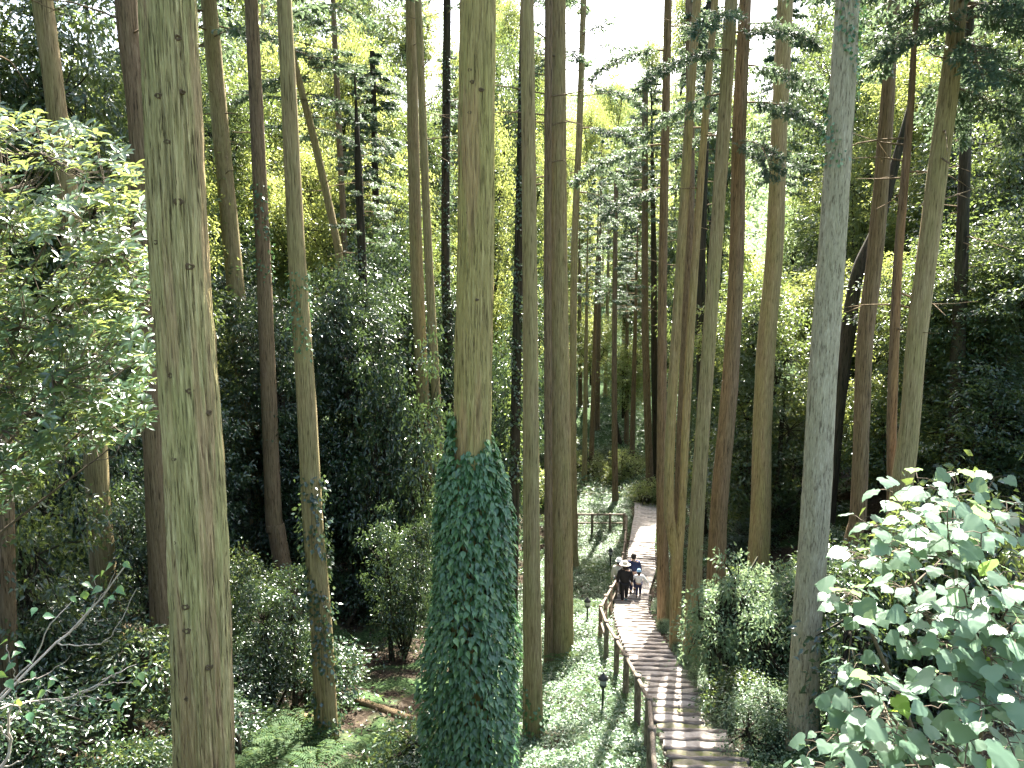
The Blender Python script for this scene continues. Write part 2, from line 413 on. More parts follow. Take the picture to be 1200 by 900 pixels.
# ------------------------------------------------------------------ stairs
M['steplog'] = noisemat('step_log_wood', [(.25, (.06, .05, .042)), (.5, (.16, .135, .115)), (.75, (.30, .265, .235))], 5, .85, .5, 6, (1, 6, 6), .02)
M['tread'] = noisemat('trodden_earth', [(.3, (.20, .175, .15)), (.5, (.34, .305, .265)), (.72, (.45, .41, .37))], 6, .95, .5, 8, dist=.02)
M['mosstread'] = noisemat('mossy_earth', [(.38, (.11, .13, .03)), (.5, (.15, .14, .09)), (.7, (.24, .21, .16))], 4, .95, .5, 8, dist=.02)
stairs = tag(obj('stairs', None), kind='structure')
def pathpt(y):
    x = float(xpath(y)); e = .15
    t = Vector((float(xpath(y + e) - xpath(y - e)), 2 * e, 0)).normalized()
    return x, t
HALF = .62
def box_mesh(name, mat, sx, sy, z0, z1, rough=.0, nxs=10):
    """a slab across the path with an uneven top"""
    xs_ = np.linspace(-sx, sx, nxs); ysl = np.linspace(-sy, sy, 4)
    V, Fc = [], []
    for yy in ysl:
        for xx in xs_:
            V.append((xx, yy, z1 + rough * mnoise.noise(Vector((xx * 3 + name_seed(), yy * 3, 0)))))
    for k in range(3):
        for q in range(nxs - 1):
            a = k * nxs + q; Fc += [(a, a + 1, a + nxs + 1), (a, a + nxs + 1, a + nxs)]
    b = len(V)
    for yy in (-sy, sy):
        for xx in xs_: V.append((xx, yy, z0))
    for q in range(nxs - 1):
        Fc += [(b + q, b + q + 1, q + 1), (b + q, q + 1, q)]
        t0 = 3 * nxs + q; u = b + nxs + q
        Fc += [(t0, t0 + 1, u + 1), (t0, u + 1, u)]
    for q, bb in ((0, 0), (nxs - 1, nxs - 1)):
        for k in range(3):
            pass
        Fc += [(b + bb, q, 3 * nxs + q), (b + bb, 3 * nxs + q, b + nxs + bb)]
    return npmesh(name, V, Fc, mat)
_sd = [0.0]
def name_seed():
    return _sd[0]
tread_meshes = []
for k in range(5):
    _sd[0] = k * 7.7
    tread_meshes.append(box_mesh('tread', M['tread'] if k < 4 else M['mosstread'], HALF, .31, -.45, 0, .035))
def log_mesh(k, half, rad):
    n = 14
    rr = random.Random(k)
    pts = [(-half + 2 * half * q / (n - 1), .012 * math.sin(q * .9 + k), .008 * math.sin(q * 1.3 + 2 * k)) for q in range(n)]
    rads = [rad * (1 + .07 * math.sin(q * 1.1 + k * 3) + rr.uniform(-.04, .04)) for q in range(n)]
    V, Fc = tube(pts, rads, 10)
    return npmesh('log', V, Fc, M['steplog'], True)
log_meshes = [log_mesh(k, HALF + .06, .052) for k in range(5)]
y = 9.4; kk = 0
while y < 43.5:
    flat = (29.4 < y < 32.0) or y > 37.5
    x, t = pathpt(y)
    tr = .62 if flat else .5
    ang = math.atan2(t.y, t.x) - PI / 2
    zt = CAMZ - hpath(y + tr * .5)
    ms = tread_meshes[kk % 4] if not (13 < y < 15.2 and kk % 2) and y > 12.6 else tread_meshes[4]
    jit = rnd.uniform(-.02, .02)
    o = obj('tread', ms, stairs, (x + t.x * tr * .5, y + tr * .5, zt), (0, 0, ang), (1, tr / .5 * 1.0, 1))
    if not flat:
        o = obj('log', log_meshes[kk % 5], stairs, (x + t.x * tr + rnd.uniform(-.04, .04), y + tr, zt - .020), (0, rnd.uniform(-.02, .02), ang + rnd.uniform(-.025, .025)), (1 + rnd.uniform(-.05, .07), 1, 1))
        for s in (-1, 1):
            if (kk + (s > 0)) % 2 == 0: pass
    y += tr * 1.0
    kk += 1

# ------------------------------------------------------------------ log railing beside the stairs
M['rail'] = noisemat('rail_wood', [(.3, (.06, .048, .034)), (.5, (.14, .112, .08)), (.72, (.27, .225, .175))], 6, .8, .4, 6, (4, 4, 1), .015)
def cyl(pa, pb, ra, rb=None, seg=12, n=6, wob=.0, capr=True):
    rb = ra if rb is None else rb
    pa = Vector(pa); pb = Vector(pb)
    pts = [pa.lerp(pb, q / (n - 1)) + Vector((rnd.uniform(-wob, wob), rnd.uniform(-wob, wob), rnd.uniform(-wob, wob))) for q in range(n)]
    rads = [ra + (rb - ra) * q / (n - 1) for q in range(n)]
    if capr:
        L = (pb - pa).normalized()
        pts = [pts[0] - L * min(ra * .15, .01)] + pts + [pts[-1] + L * min(rb * .15, .01)]
        rads = [ra * .85] + rads + [rb * .85]
    return tube(pts, rads, seg)
fence = thing('railing', 'brown round-log railing along the left side of the stairs', 'railing')
posts_px = [(770, 935), (764, 858), (761, 822), (748, 796), (734, 771), (723, 751), (711, 731), (704, 712), (710, 700), (716, 690), (722, 680), (727, 667), (730, 650), (732, 636), (733, 622), (734, 606)]
PH = 1.0
tops = []
for px, py in posts_px:
    P = hit(px, py, PH + .05 if py > 680 else PH, y0=8)
    tops.append(P)
for k, P in enumerate(tops):
    g = gz(P.x, P.y)
    V, Fc = cyl((0, 0, g - .35 - P.z), (rnd.uniform(-.01, .01), 0, .08), .068, .064, 12, 6, .004)
    obj('post', npmesh('post', V, Fc, M['rail'], True), fence, P)
for k in range(len(tops) - 1):
    a, b = tops[k], tops[k + 1]
    mid = (a + b) / 2; d = b - a
    V, Fc = cyl(-d / 2 * .97, d / 2 * .97, .038, .036, 10, 6, .006)
    obj('rail', npmesh('rail', V, Fc, M['rail'], True), fence, mid)
    if k >= 6:
        V, Fc = cyl(-d / 2, d / 2, .042, .04, 8, 5, .004)
        obj('rail', npmesh('rail', V, Fc, M['rail'], True), fence, mid - Vector((0, 0, .45)))
fence2 = thing('railing', 'far log railing crossing the end of the stairs landing', 'railing')
f2 = [hit(px, 603 - (0 if px > 720 else 1), 1.0, y0=8) for px in (732.5, 715, 694, 676, 658, 640)]
Yf = f2[0].y + .3
f2 = [at(px, 603, Yf) for px in (731.5, 715, 694, 676, 658, 640)]
for P in f2:
    g = gz(P.x, P.y)
    V, Fc = cyl((0, 0, g - .3 - P.z), (0, 0, .06), .07, .065, 10, 4)
    obj('post', npmesh('post', V, Fc, M['rail'], True), fence2, P)
for a, b in zip(f2[:-1], f2[1:]):
    d = b - a
    for dz, rr in ((0, .05), (-.45, .04)):
        V, Fc = cyl(-d / 2, d / 2, rr, rr, 8, 4)
        obj('rail', npmesh('rail', V, Fc, M['rail'], True), fence2, (a + b) / 2 + Vector((0, 0, dz)))

# ------------------------------------------------------------------ small garden lamps
M['iron'] = noisemat('lamp_iron', [(.3, (.018, .02, .018)), (.7, (.05, .05, .045))], 20, .5, .1)
M['lampglass'] = noisemat('lamp_glass', [(.3, (.30, .33, .32)), (.7, (.42, .45, .43))], 10, .25, 0)
def lathe(prof, seg=16):
    V, Fc = [], []
    for r_, z in prof:
        for q in range(seg): V.append((r_ * math.cos(2 * PI * q / seg), r_ * math.sin(2 * PI * q / seg), z))
    for i_ in range(len(prof) - 1):
        for q in range(seg):
            a = i_ * seg + q; b = i_ * seg + (q + 1) % seg
            Fc += [(a, b, b + seg), (a, b + seg, a + seg)]
    return np.array(V, float), np.array(Fc)
lamp_pole = npmesh('pole', *lathe([(.0, -.2), (.028, -.2), (.028, .60), (.045, .62), (.075, .66), (.085, .70), (0.0, .70)]), M['iron'], True)
lamp_glass = npmesh('lamp_glass', *lathe([(.0, .70), (.075, .70), (.085, .78), (.08, .84), (0, .85)]), M['lampglass'], True)
lamp_cap = npmesh('lamp_cap', *lathe([(.0, .83), (.115, .835), (.115, .85), (.08, .91), (.03, .95), (.018, .99), (0, 1.0)]), M['iron'], True)
for (px, py, hh, sc_, lab) in [(706, 836, .0, .95, 'short garden lamp with dark pole and domed head on the grass, nearest of the three'),
                     (688, 733, .0, 1.0, 'thin garden lamp in bright grass left of the kinked railing'),
                     (715, 668, .0, 1.0, 'farthest dark garden lamp in the grass left of the landing')]:
    P = hit(px, py, 0, y0=8); P.z = gz(P.x, P.y)
    g = thing('garden_lamp', lab, 'lamp', P, 'garden lamps left of the stairs')
    for nm, me in (('pole', lamp_pole), ('lamp_glass', lamp_glass), ('lamp_cap', lamp_cap)):
        obj(nm, me, g, scale=sc_)

# ------------------------------------------------------------------ shared crowns
nr = np.random.RandomState(3)
def unit(n):
    v = nr.normal(size=(n, 3)); return v / np.linalg.norm(v, axis=1, keepdims=True)
def cedar_crown(height, rad, nb, per=13, tuft=7, base_open=.0, drop=.25):
    """drooping branches with brush-like sprays, z from 0 to height"""
    P, D, N, L = [], [], [], []
    sticks = []
    for b in range(nb):
        t = (b + nr.rand()) / nb
        az = nr.rand() * 2 * PI
        bl = rad * ((1 - t) ** .65) * (.55 + .6 * nr.rand()) + .35
        z0 = t * height
        s = np.linspace(0, 1, per)
        zz = z0 + bl * (.10 * s - drop * s ** 2 + .18 * s ** 4) + .0
        d2 = np.array([math.cos(az), math.sin(az)])
        pts = np.stack([d2[0] * bl * s, d2[1] * bl * s, zz], 1)
        pts[:, :2] += (nr.rand(per, 2) - .5) * .12 * bl * s[:, None] * .6
        sticks.append(tube(pts[::3], np.linspace(.035, .008, len(pts[::3])), 3, False))
        for q in range(per):
            if s[q] < .22 + .25 * nr.rand(): continue
            sidew = .62 * bl * (1 - .55 * s[q]) * .55
            for sgn in (-1, 1, 0):
                # a side spray
                dirv = np.array([d2[0] * .7 - sgn * d2[1] * .9, d2[1] * .7 + sgn * d2[0] * .9, -.25 + .2 * nr.randn()])
                dirv /= np.linalg.norm(dirv)
                sl = (.25 + .55 * nr.rand()) * min(1, sidew + .25)
                m = tuft
                u = nr.rand(m)
                pp = pts[q] + dirv * (u * sl)[:, None] + nr.normal(size=(m, 3)) * .03
                pp[:, 2] -= .18 * (u * sl) ** 1.5
                dd = dirv + nr.normal(size=(m, 3)) * .55; dd[:, 2] -= .25
                P.append(pp); D.append(dd); N.append(np.array([0, 0, 1]) + nr.normal(size=(m, 3)) * .55); L.append(.12 + .14 * nr.rand(m))
    P = np.vstack(P); D = np.vstack(D); N = np.vstack(N); L = np.concatenate(L)
    V, Fc = leaves(NEEDLE, P, D, N, L, L * .34)
    r = np.repeat(nr.rand(len(P)) * .9, 3)
    SV, SF = join(sticks)
    return npmesh('crown', V, Fc, M['cedar'], False, r), npmesh('branches', SV, SF, M['brown'])
CED = [cedar_crown(13, 2.7, 40), cedar_crown(12, 2.4, 36), cedar_crown(14, 3.0, 44)]
CEDD = [cedar_crown(12, 2.4, 90, 12, 9, drop=.4)]
def broad_crown(rx, rz, ncl, per, leafL, mat, up=.9, cr=.42, hollow=.35, tpl=DIAMOND, wr=.42, lumps=6):
    """leafy crown centred on the origin: lumps > clumps > leaves, with limbs that reach them"""
    lc = unit(lumps) * (np.array([rx, rx, rz]) * .55) * (0.6 + .5 * nr.rand(lumps, 1))
    lr = .45 + .25 * nr.rand(lumps)
    which = nr.randint(0, lumps, ncl)
    C = lc[which] + unit(ncl) * np.array([rx, rx, rz]) * (lr[which] * (hollow + (1 - hollow) * nr.rand(ncl) ** .5))[:, None]
    n = ncl * per
    ci = np.repeat(np.arange(ncl), per)
    sz = (cr * (.6 + .8 * nr.rand(ncl)))[ci]
    loc = nr.normal(size=(n, 3)) * np.array([1, 1, .42]) * sz[:, None] * .6
    P = C[ci] + loc
    tilt = nr.normal(size=(ncl, 3)) * .35
    D = loc * np.array([1, 1, .3]) / (sz[:, None]) + nr.normal(size=(n, 3)) * .4 + np.array([0, 0, -.3])
    N = np.array([0, 0, up]) + tilt[ci] * 1.3 + nr.normal(size=(n, 3)) * .36
    L = leafL * (.65 + .6 * nr.rand(n))
    V, Fc = leaves(tpl, P, D, N, L, L * wr)
    k = len(tpl[1])
    r = np.repeat(np.clip((nr.rand(ncl) * .35)[ci] + nr.rand(n) * .55, 0, .99), k)
    sticks = []
    for q in range(lumps):
        a = np.array([0, 0, -rz * .9]); b = lc[q]
        m_ = (a + b) / 2 + nr.normal(size=3) * .25
        sticks.append(tube(smoothpath([a, m_, b], 6), np.linspace(.09, .035, 6), 5, False))
        for e in np.where(which == q)[0][:14]:
            c = C[e]; m2 = (b + c) / 2 + nr.normal(size=3) * .12
            sticks.append(tube([b, m2, c], [.03, .018, .006], 3, False))
    SV, SF = join(sticks)
    return npmesh('crown', V, Fc, mat, False, r), npmesh('branches', SV, SF, M['dark'])
BRD = {
    'broad': [broad_crown(3.0, 3.8, 340, 40, .19, M['broad'], cr=.44, hollow=.35, lumps=8) for _ in range(3)],
    'blue': [broad_crown(2.6, 3.6, 300, 40, .19, M['blue'], cr=.40, hollow=.35, lumps=9) for _ in range(3)],
    'light': [broad_crown(2.9, 3.4, 330, 34, .18, M['light'], cr=.44) for _ in range(3)],
}
SHR = {
    'broad': [broad_crown(1.0, .8, 110, 34, .10, M['broad'], cr=.26, lumps=4) for _ in range(2)],
    'blue': [broad_crown(1.1, 1.1, 130, 34, .10, M['blue'], cr=.26, lumps=5) for _ in range(2)],
    'light': [broad_crown(.9, .7, 90, 30, .09, M['light'], cr=.24, lumps=4) for _ in range(2)],
    'pale': [broad_crown(1.0, .8, 240, 44, .065, M['cover'], cr=.2, lumps=8) for _ in range(2)],
}

# ------------------------------------------------------------------ trunks
def trunk_mesh(pts, rads, mat, seg=20, n=60, rough=.02, flare=.45, name='trunk', fine=False, seed=0):
    """pts relative to the base; bark ridges are real relief"""
    C = smoothpath(pts, n)
    L = np.concatenate([[0], np.cumsum(np.linalg.norm(np.diff(np.array([tuple(p) for p in pts], float), axis=0), axis=1))])
    l2 = np.concatenate([[0], np.cumsum(np.linalg.norm(np.diff(C, axis=0), axis=1))])
    r = np.interp(l2, L * l2[-1] / L[-1], rads)
    r = r * (1 + flare * np.exp(-np.clip(l2 - .35, 0, None) / .35))
    a = np.arange(seg) / seg * 2 * PI
    V = np.zeros((n, seg, 3))
    ca, sa = np.cos(a), np.sin(a)
    lob = 1 + .03 * np.sin(3 * a + seed) + .02 * np.sin(5 * a + 2 * seed)
    for i_ in range(n):
        rr = r[i_] * (1 + flare * .5 * math.exp(-l2[i_] / .5) * (np.sin(5 * a + seed) * .5)) * lob
        z = C[i_][2]
        if fine:
            ns = np.empty(seg)
            for q in range(seg):
                k1 = mnoise.noise(Vector((ca[q] * 5.5 + seed, sa[q] * 5.5, z * .55)))
                k2 = mnoise.noise(Vector((ca[q] * 14 + seed, sa[q] * 14, z * 1.4)))
                k3 = mnoise.noise(Vector((ca[q] * 26 + seed, sa[q] * 26, z * 2.0)))
                ns[q] = .30 * k1 - .65 * (abs(k2)) ** .8 + .65 * k3
            rr = rr + rough * ns
        else:
            k = mnoise.noise(Vector((seed, z * .9, 0)))
            rr = rr * (1 + .03 * k) + rough * np.sin(9 * a + 6 * math.sin(z * .7 + seed)) * .25
        V[i_, :, 0] = C[i_][0] + ca * rr; V[i_, :, 1] = C[i_][1] + sa * rr; V[i_, :, 2] = z
    i, j = np.meshgrid(np.arange(n - 1), np.arange(seg), indexing='ij'); i = i.ravel(); j = j.ravel(); j2 = (j + 1) % seg
    Fc = np.stack([i * seg + j, i * seg + j2, (i + 1) * seg + j2, (i + 1) * seg + j], 1)
    return npmesh(name, V.reshape(-1, 3), Fc, mat, True)

TREES = {}
def tree_from_px(key, kind, bark, px, label, depth=None, grounded=True, top=31.0, crown=None, crown_from=.70, cat='tree', group=None,
                 fine=False, seg=22, n=70, rough=.012, cscale=1.0, name='cedar_tree', flare=.4, twigs=True, crot=None):
    """px: list of (x, y, width) from base to top, in pixels of the photograph"""
    bx, by, bw = px[0]
    if depth is None:
        P0 = hit(bx, by, 0, y0=8); Y = P0.y
    else: Y = depth
    W = [at(x, y, Y) for x, y, _ in px]
    rad = [w_ / 2 * camdepth(p) / F for p, (_, _, w_) in zip(W, px)]
    # continue down to the ground along the lowest segment
    g = gz(W[0].x, W[0].y)
    dv = (W[1] - W[0]); dv.normalize()
    if W[0].z > g - .3 and depth is not None:
        k = (W[0].z - (g - .35)) / max(dv.z, .2)
        newb = W[0] - dv * k
        W.insert(0, newb); rad.insert(0, rad[0] * 1.12)
    else:
        W.insert(0, W[0] - dv * .35); rad.insert(0, rad[0])
    base = Vector((W[0].x, W[0].y, gz(W[0].x, W[0].y)))
    # continue up to the top of the tree
    dv = (W[-1] - W[-3 if len(W) > 3 else 0]).normalized()
    if top > W[-1].z + 1:
        k = (top - W[-1].z) / max(dv.z, .3)
        r0 = rad[-1]
        for f_ in (.33, .66, 1.0):
            W.append(W[-1] + dv * (k / 3)); rad.append(max(r0 * (1 - .9 * f_), .03))
    t = thing(name, label, cat, base, group)
    rel = [p - base for p in W]
    obj('trunk', trunk_mesh(rel, rad, M[bark], seg, n, rough, flare, fine=fine, seed=bx * .37), t)
    if crown is not None:
        cm, bm = crown
        H = W[-1].z - base.z
        zc = base.z + crown_from * H if crown_from < 1 else crown_from
        # point of the trunk at that height
        for a_, b_ in zip(W[:-1], W[1:]):
            if a_.z <= zc <= b_.z:
                pc = a_.lerp(b_, (zc - a_.z) / (b_.z - a_.z)); break
        else: pc = W[-1]
        ht = W[-1].z - zc
        s = (cscale, cscale, ht / 12.0)
        rz = rnd.uniform(0, 6.28) if crot is None else crot
        obj('crown', cm, t, pc - base, (0, 0, rz), s); obj('branches', bm, t, pc - base, (0, 0, rz), s)
        if twigs:
            st = []
            nz = rnd.randint(5, 10)
            for q in range(nz):
                zz = zc - rnd.uniform(.2, 6.5)
                if zz < base.z + 4: continue
                for a_, b_ in zip(W[:-1], W[1:]):
                    if a_.z <= zz <= b_.z:
                        pc2 = a_.lerp(b_, (zz - a_.z) / (b_.z - a_.z)); break
                az = rnd.uniform(0, 6.28); ln = rnd.uniform(.5, 2.2)
                d_ = Vector((math.cos(az), math.sin(az), rnd.uniform(-.25, .3)))
                p0 = pc2 - base; p1 = p0 + d_ * ln * .5 + Vector((0, 0, rnd.uniform(-.1, .1))); p2 = p0 + d_ * ln + Vector((rnd.uniform(-.2, .2), 0, rnd.uniform(-.35, .2)))
                st.append(tube(smoothpath([p0, p1, p2], 5), [.022, .018, .014, .009, .004], 4, False))
                if ln > 1:
                    p3 = p1 + Vector((rnd.uniform(-.5, .5), rnd.uniform(-.5, .5), rnd.uniform(-.3, .1)))
                    st.append(tube([p1, (p1 + p3) / 2, p3], [.012, .009, .003], 3, False))
            if st:
                o_ = obj('dead_twigs', npmesh('dead_twigs', *join(st), M['brown']), t); o_['kind'] = 'stuff'
    TREES[key] = (t, W, rad)
    return t
C0, C1, C2, C3 = CED[0], CED[1], CED[2], CEDD[0]
T = tree_from_px
T('big', 'c', 'bigbark', [(238, 900, 67), (229, 600, 67), (209, 300, 65), (195, 0, 63)], 'thick furrowed trunk in the left foreground, widest in view, greenish with a reddish flank', depth=7.0, fine=True, seg=230, n=560, rough=.034, crown=C2, top=33)
T('mid', 'c', 'midbark', [(551, 900, 46), (554, 480, 44), (557, 300, 43), (560, 0, 42)], 'straight yellow-brown cedar trunk rising out of a thick sleeve of ivy', depth=10.6, fine=True, seg=150, n=420, rough=.026, crown=C0, top=33)
T('t2', 'c', 'brown', [(188, 700, 25), (178, 450, 26), (165, 170, 25), (147, 0, 25)], 'brown trunk close behind the left edge of the thick furrowed trunk', depth=15.5, crown=C1)
T('t3', 'c', 'olive', [(128, 745, 30), (116, 600, 27), (106, 450, 24), (67, 130, 22), (50, 0, 22)], 'olive trunk at far left, its middle hidden by the sunlit rosette bush', crown=C1, flare=.2, cscale=.6, crown_from=.85)
T('t4', 'c', 'olive', [(306, 662, 23), (302, 600, 21), (272, 300, 20), (244, 0, 18)], 'leaning olive trunk next right of the thick furrowed trunk', crown=C3, flare=.2, top=36, crown_from=22, cscale=1.5)  # dense crown above the view, widened to shade the left slope
T('t5', 'c', 'brown', [(323, 618, 20), (320, 600, 19), (308, 300, 17), (294, 0, 15)], 'greyish brown trunk with a dark ivy patch, second right of the thick furrowed trunk', depth=25, crown=C3, flare=.2, top=36, crown_from=23, cscale=1.5)  # crown out of view, made thick and wide to darken the left slope
T('t6', 'c', 'olive', [(383, 868, 27), (377, 740, 25), (366, 600, 24), (358, 450, 22), (348, 300, 20), (333, 0, 17)], 'olive trunk with ivy climbing its lower half, standing by the ferns', flare=.15, top=36, crown=C1, cscale=0.8, crown_from=0.8)
T('t7', 'c', 'olive', [(400, 320, 9), (396, 290, 9), (372, 180, 9), (348, 85, 8), (335, 30, 8)], 'thin trunk slanting to the left between the olive trunks', depth=32, crown=C1, top=27)
T('t8', 'c', 'brown', [(410, 400, 8), (404, 290, 7), (396, 130, 7), (390, 0, 6)], 'very thin dark trunk right of the slanting thin one', depth=36, crown=C1, top=36, crown_from=25, cscale=1.4)  # high unseen crown enlarged to shade the slope below
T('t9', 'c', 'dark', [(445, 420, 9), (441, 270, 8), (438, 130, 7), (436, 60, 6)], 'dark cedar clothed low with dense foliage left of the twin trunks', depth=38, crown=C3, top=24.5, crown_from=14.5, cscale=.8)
T('t10', 'c', 'olive', [(503, 692, 16), (502, 600, 15), (488, 300, 15), (481, 0, 12)], 'left and thicker of the pale twin trunks beside the ivy column', crown=C1, flare=.2, crown_from=.78, cscale=.7)
T('t11', 'c', 'olive', [(519, 575, 11), (515, 530, 11), (502, 300, 10), (490, 0, 8)], 'right and thinner of the pale twin trunks beside the ivy column', depth=30, crown=C1, crown_from=.8, cscale=.7)
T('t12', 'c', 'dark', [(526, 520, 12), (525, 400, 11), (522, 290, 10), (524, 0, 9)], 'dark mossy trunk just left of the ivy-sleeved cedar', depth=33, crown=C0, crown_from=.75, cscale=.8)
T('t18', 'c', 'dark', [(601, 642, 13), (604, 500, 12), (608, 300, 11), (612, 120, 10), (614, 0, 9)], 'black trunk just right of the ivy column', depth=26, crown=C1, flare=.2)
T('t14', 'c', 'olive', [(625, 866, 24), (623, 600, 19.5), (621, 300, 17), (618, 0, 16)], 'slim straight olive trunk just right of the ivy column', crown=C2, flare=.12, cscale=.55, crown_from=.8)
T('t15', 'c', 'brown', [(643, 762, 10), (643, 600, 9.5), (642, 300, 9), (643, 0, 9)], 'narrow dark trunk pressed behind the thick central trunk', depth=21.5, crown=C1, flare=.2)
T('t16', 'c', 'olive', [(657, 772, 31), (658, 600, 25), (655, 300, 20), (655, 0, 16)], 'thick straight trunk at the picture centre with a fern at its foot', crown=C0, flare=.08)
T('t17', 'c', 'olive', [(672, 600, 9), (671, 500, 8.5), (673, 300, 8), (679, 150, 7.5), (684, 0, 7)], 'thin trunk bending away to the right behind the thick central trunk', depth=34, crown=C1)
T('t19', 'c', 'brown', [(778, 732, 15), (776, 600, 13), (776, 450, 11), (777, 300, 10), (783, 0, 9)], 'slim brown trunk nearest the right edge of the stairs', crown=C2, flare=.15, cscale=0.6, crown_from=0.82)
t20 = T('t20', 'c', 'olive', [(791, 762, 13), (793, 660, 14), (799, 600, 9), (806, 450, 9.5), (815, 300, 9), (828, 120, 8), (838, 0, 8)], 'trunk that forks low down beside the stairs', crown=C0, flare=.15)
_, W20, r20 = TREES['t20']
Y20 = W20[1].y
st2 = [at(x, y, Y20) for x, y in [(793.5, 655), (787, 622), (784, 590), (786, 500), (798, 300), (810, 100), (817, 0)]]
st2.append(st2[-1] + (st2[-1] - st2[-2]).normalized() * 8)
obj('trunk', trunk_mesh([p - t20.location for p in st2], [.15, .15, .14, .13, .12, .11, .10, .03], M['olive'], 18, 50, .01, 0), t20)
T('t21', 'c', 'olive', [(810, 777, 20), (817, 600, 17), (838, 300, 15), (848, 150, 15), (857, 0, 15)], 'olive trunk leaning right, the left one of the pair right of the forked trunk', crown=C1, flare=.12, crown_from=0.88, cscale=0.35)
T('t22', 'c', 'brown', [(837, 737, 23), (842, 600, 20), (855, 450, 19), (863, 297, 17), (866, 150, 16), (873, 0, 14)], 'brown crooked trunk, the right one of the pair right of the forked trunk', crown=C1, flare=.12, crown_from=0.88, cscale=0.4)
T('t23', 'c', 'olive', [(887, 690, 26), (891, 600, 23), (893, 500, 21.5), (898, 400, 21), (907, 297, 20), (913, 150, 18.5), (920, 0, 18)], 'olive trunk leaning right behind the sunlit shrub', crown=C0, flare=.1, crown_from=0.86, cscale=0.35)
T('t24', 'c', 'grey', [(940, 868, 37), (944, 750, 33), (955, 600, 33), (963, 450, 32), (974, 297, 31), (987, 100, 29), (993, 0, 27)], 'pale grey leaning trunk with dark ivy near the top of the picture', fine=True, seg=90, n=260, rough=.012, crown=C1, flare=.12, cscale=.55, crown_from=.82)
T('t25', 'c', 'brown', [(1001, 628, 20), (1006, 600, 18), (1010, 500, 18), (1014, 400, 18), (1026, 297, 18), (1038, 150, 16), (1048, 0, 13)], 'brown trunk second from the grey one, leaning right', depth=20, crown=C1, flare=.15, crown_from=0.85, cscale=0.4)
T('t27', 'c', 'olive', [(1056, 575, 24), (1066, 500, 22), (1074, 400, 22), (1087, 297, 22), (1099, 200, 22), (1114, 90, 21), (1124, 0, 18)], 'olive trunk leaning right above the pale broad-leaved plant', depth=16.5, crown=C3, crown_from=19.6, cscale=1.1)
T('t26', 'c', 'red', [(1045, 545, 11), (1045, 500, 11), (1048, 400, 11), (1053, 297, 10), (1066, 140, 8), (1072, 40, 6)], 'thin reddish trunk rising beside the leaning olive trunk', depth=17.2, crown=C1, top=24, cscale=.5)
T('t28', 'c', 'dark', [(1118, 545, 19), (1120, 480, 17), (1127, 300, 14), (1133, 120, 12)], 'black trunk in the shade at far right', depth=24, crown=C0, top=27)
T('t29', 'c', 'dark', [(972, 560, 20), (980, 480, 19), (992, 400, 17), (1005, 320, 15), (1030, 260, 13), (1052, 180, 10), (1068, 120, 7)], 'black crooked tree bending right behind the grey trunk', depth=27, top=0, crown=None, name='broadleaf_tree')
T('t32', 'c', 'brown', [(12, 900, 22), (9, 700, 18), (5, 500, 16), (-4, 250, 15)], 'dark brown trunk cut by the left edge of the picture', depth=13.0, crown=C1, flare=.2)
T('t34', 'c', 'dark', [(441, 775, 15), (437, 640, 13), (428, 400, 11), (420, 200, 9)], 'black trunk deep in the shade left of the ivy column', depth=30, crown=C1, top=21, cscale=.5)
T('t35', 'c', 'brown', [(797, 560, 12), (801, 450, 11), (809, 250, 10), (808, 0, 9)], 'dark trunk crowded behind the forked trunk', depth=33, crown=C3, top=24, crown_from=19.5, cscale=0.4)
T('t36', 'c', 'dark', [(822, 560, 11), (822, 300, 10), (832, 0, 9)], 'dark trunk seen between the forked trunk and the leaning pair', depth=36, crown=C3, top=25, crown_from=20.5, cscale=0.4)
T('t37', 'c', 'brown', [(721, 590, 7.5), (720, 480, 6.5), (720, 400, 6), (722, 200, 5)], 'thin dark trunk standing alone above the far landing', crown=C1, top=19, crown_from=.6, cscale=.6, twigs=False)
T('t38', 'c', 'brown', [(762, 575, 9), (758, 450, 8.5), (756, 360, 8), (756, 100, 7)], 'dark trunk just left of the slim brown trunk, beyond the landing', depth=47, crown=C0, top=24)
T('t39', 'c', 'dark', [(770, 575, 8), (767, 450, 7.5), (766, 300, 7)], 'second dark trunk beyond the landing, half behind the slim brown trunk', depth=48.5, crown=C1, top=25)

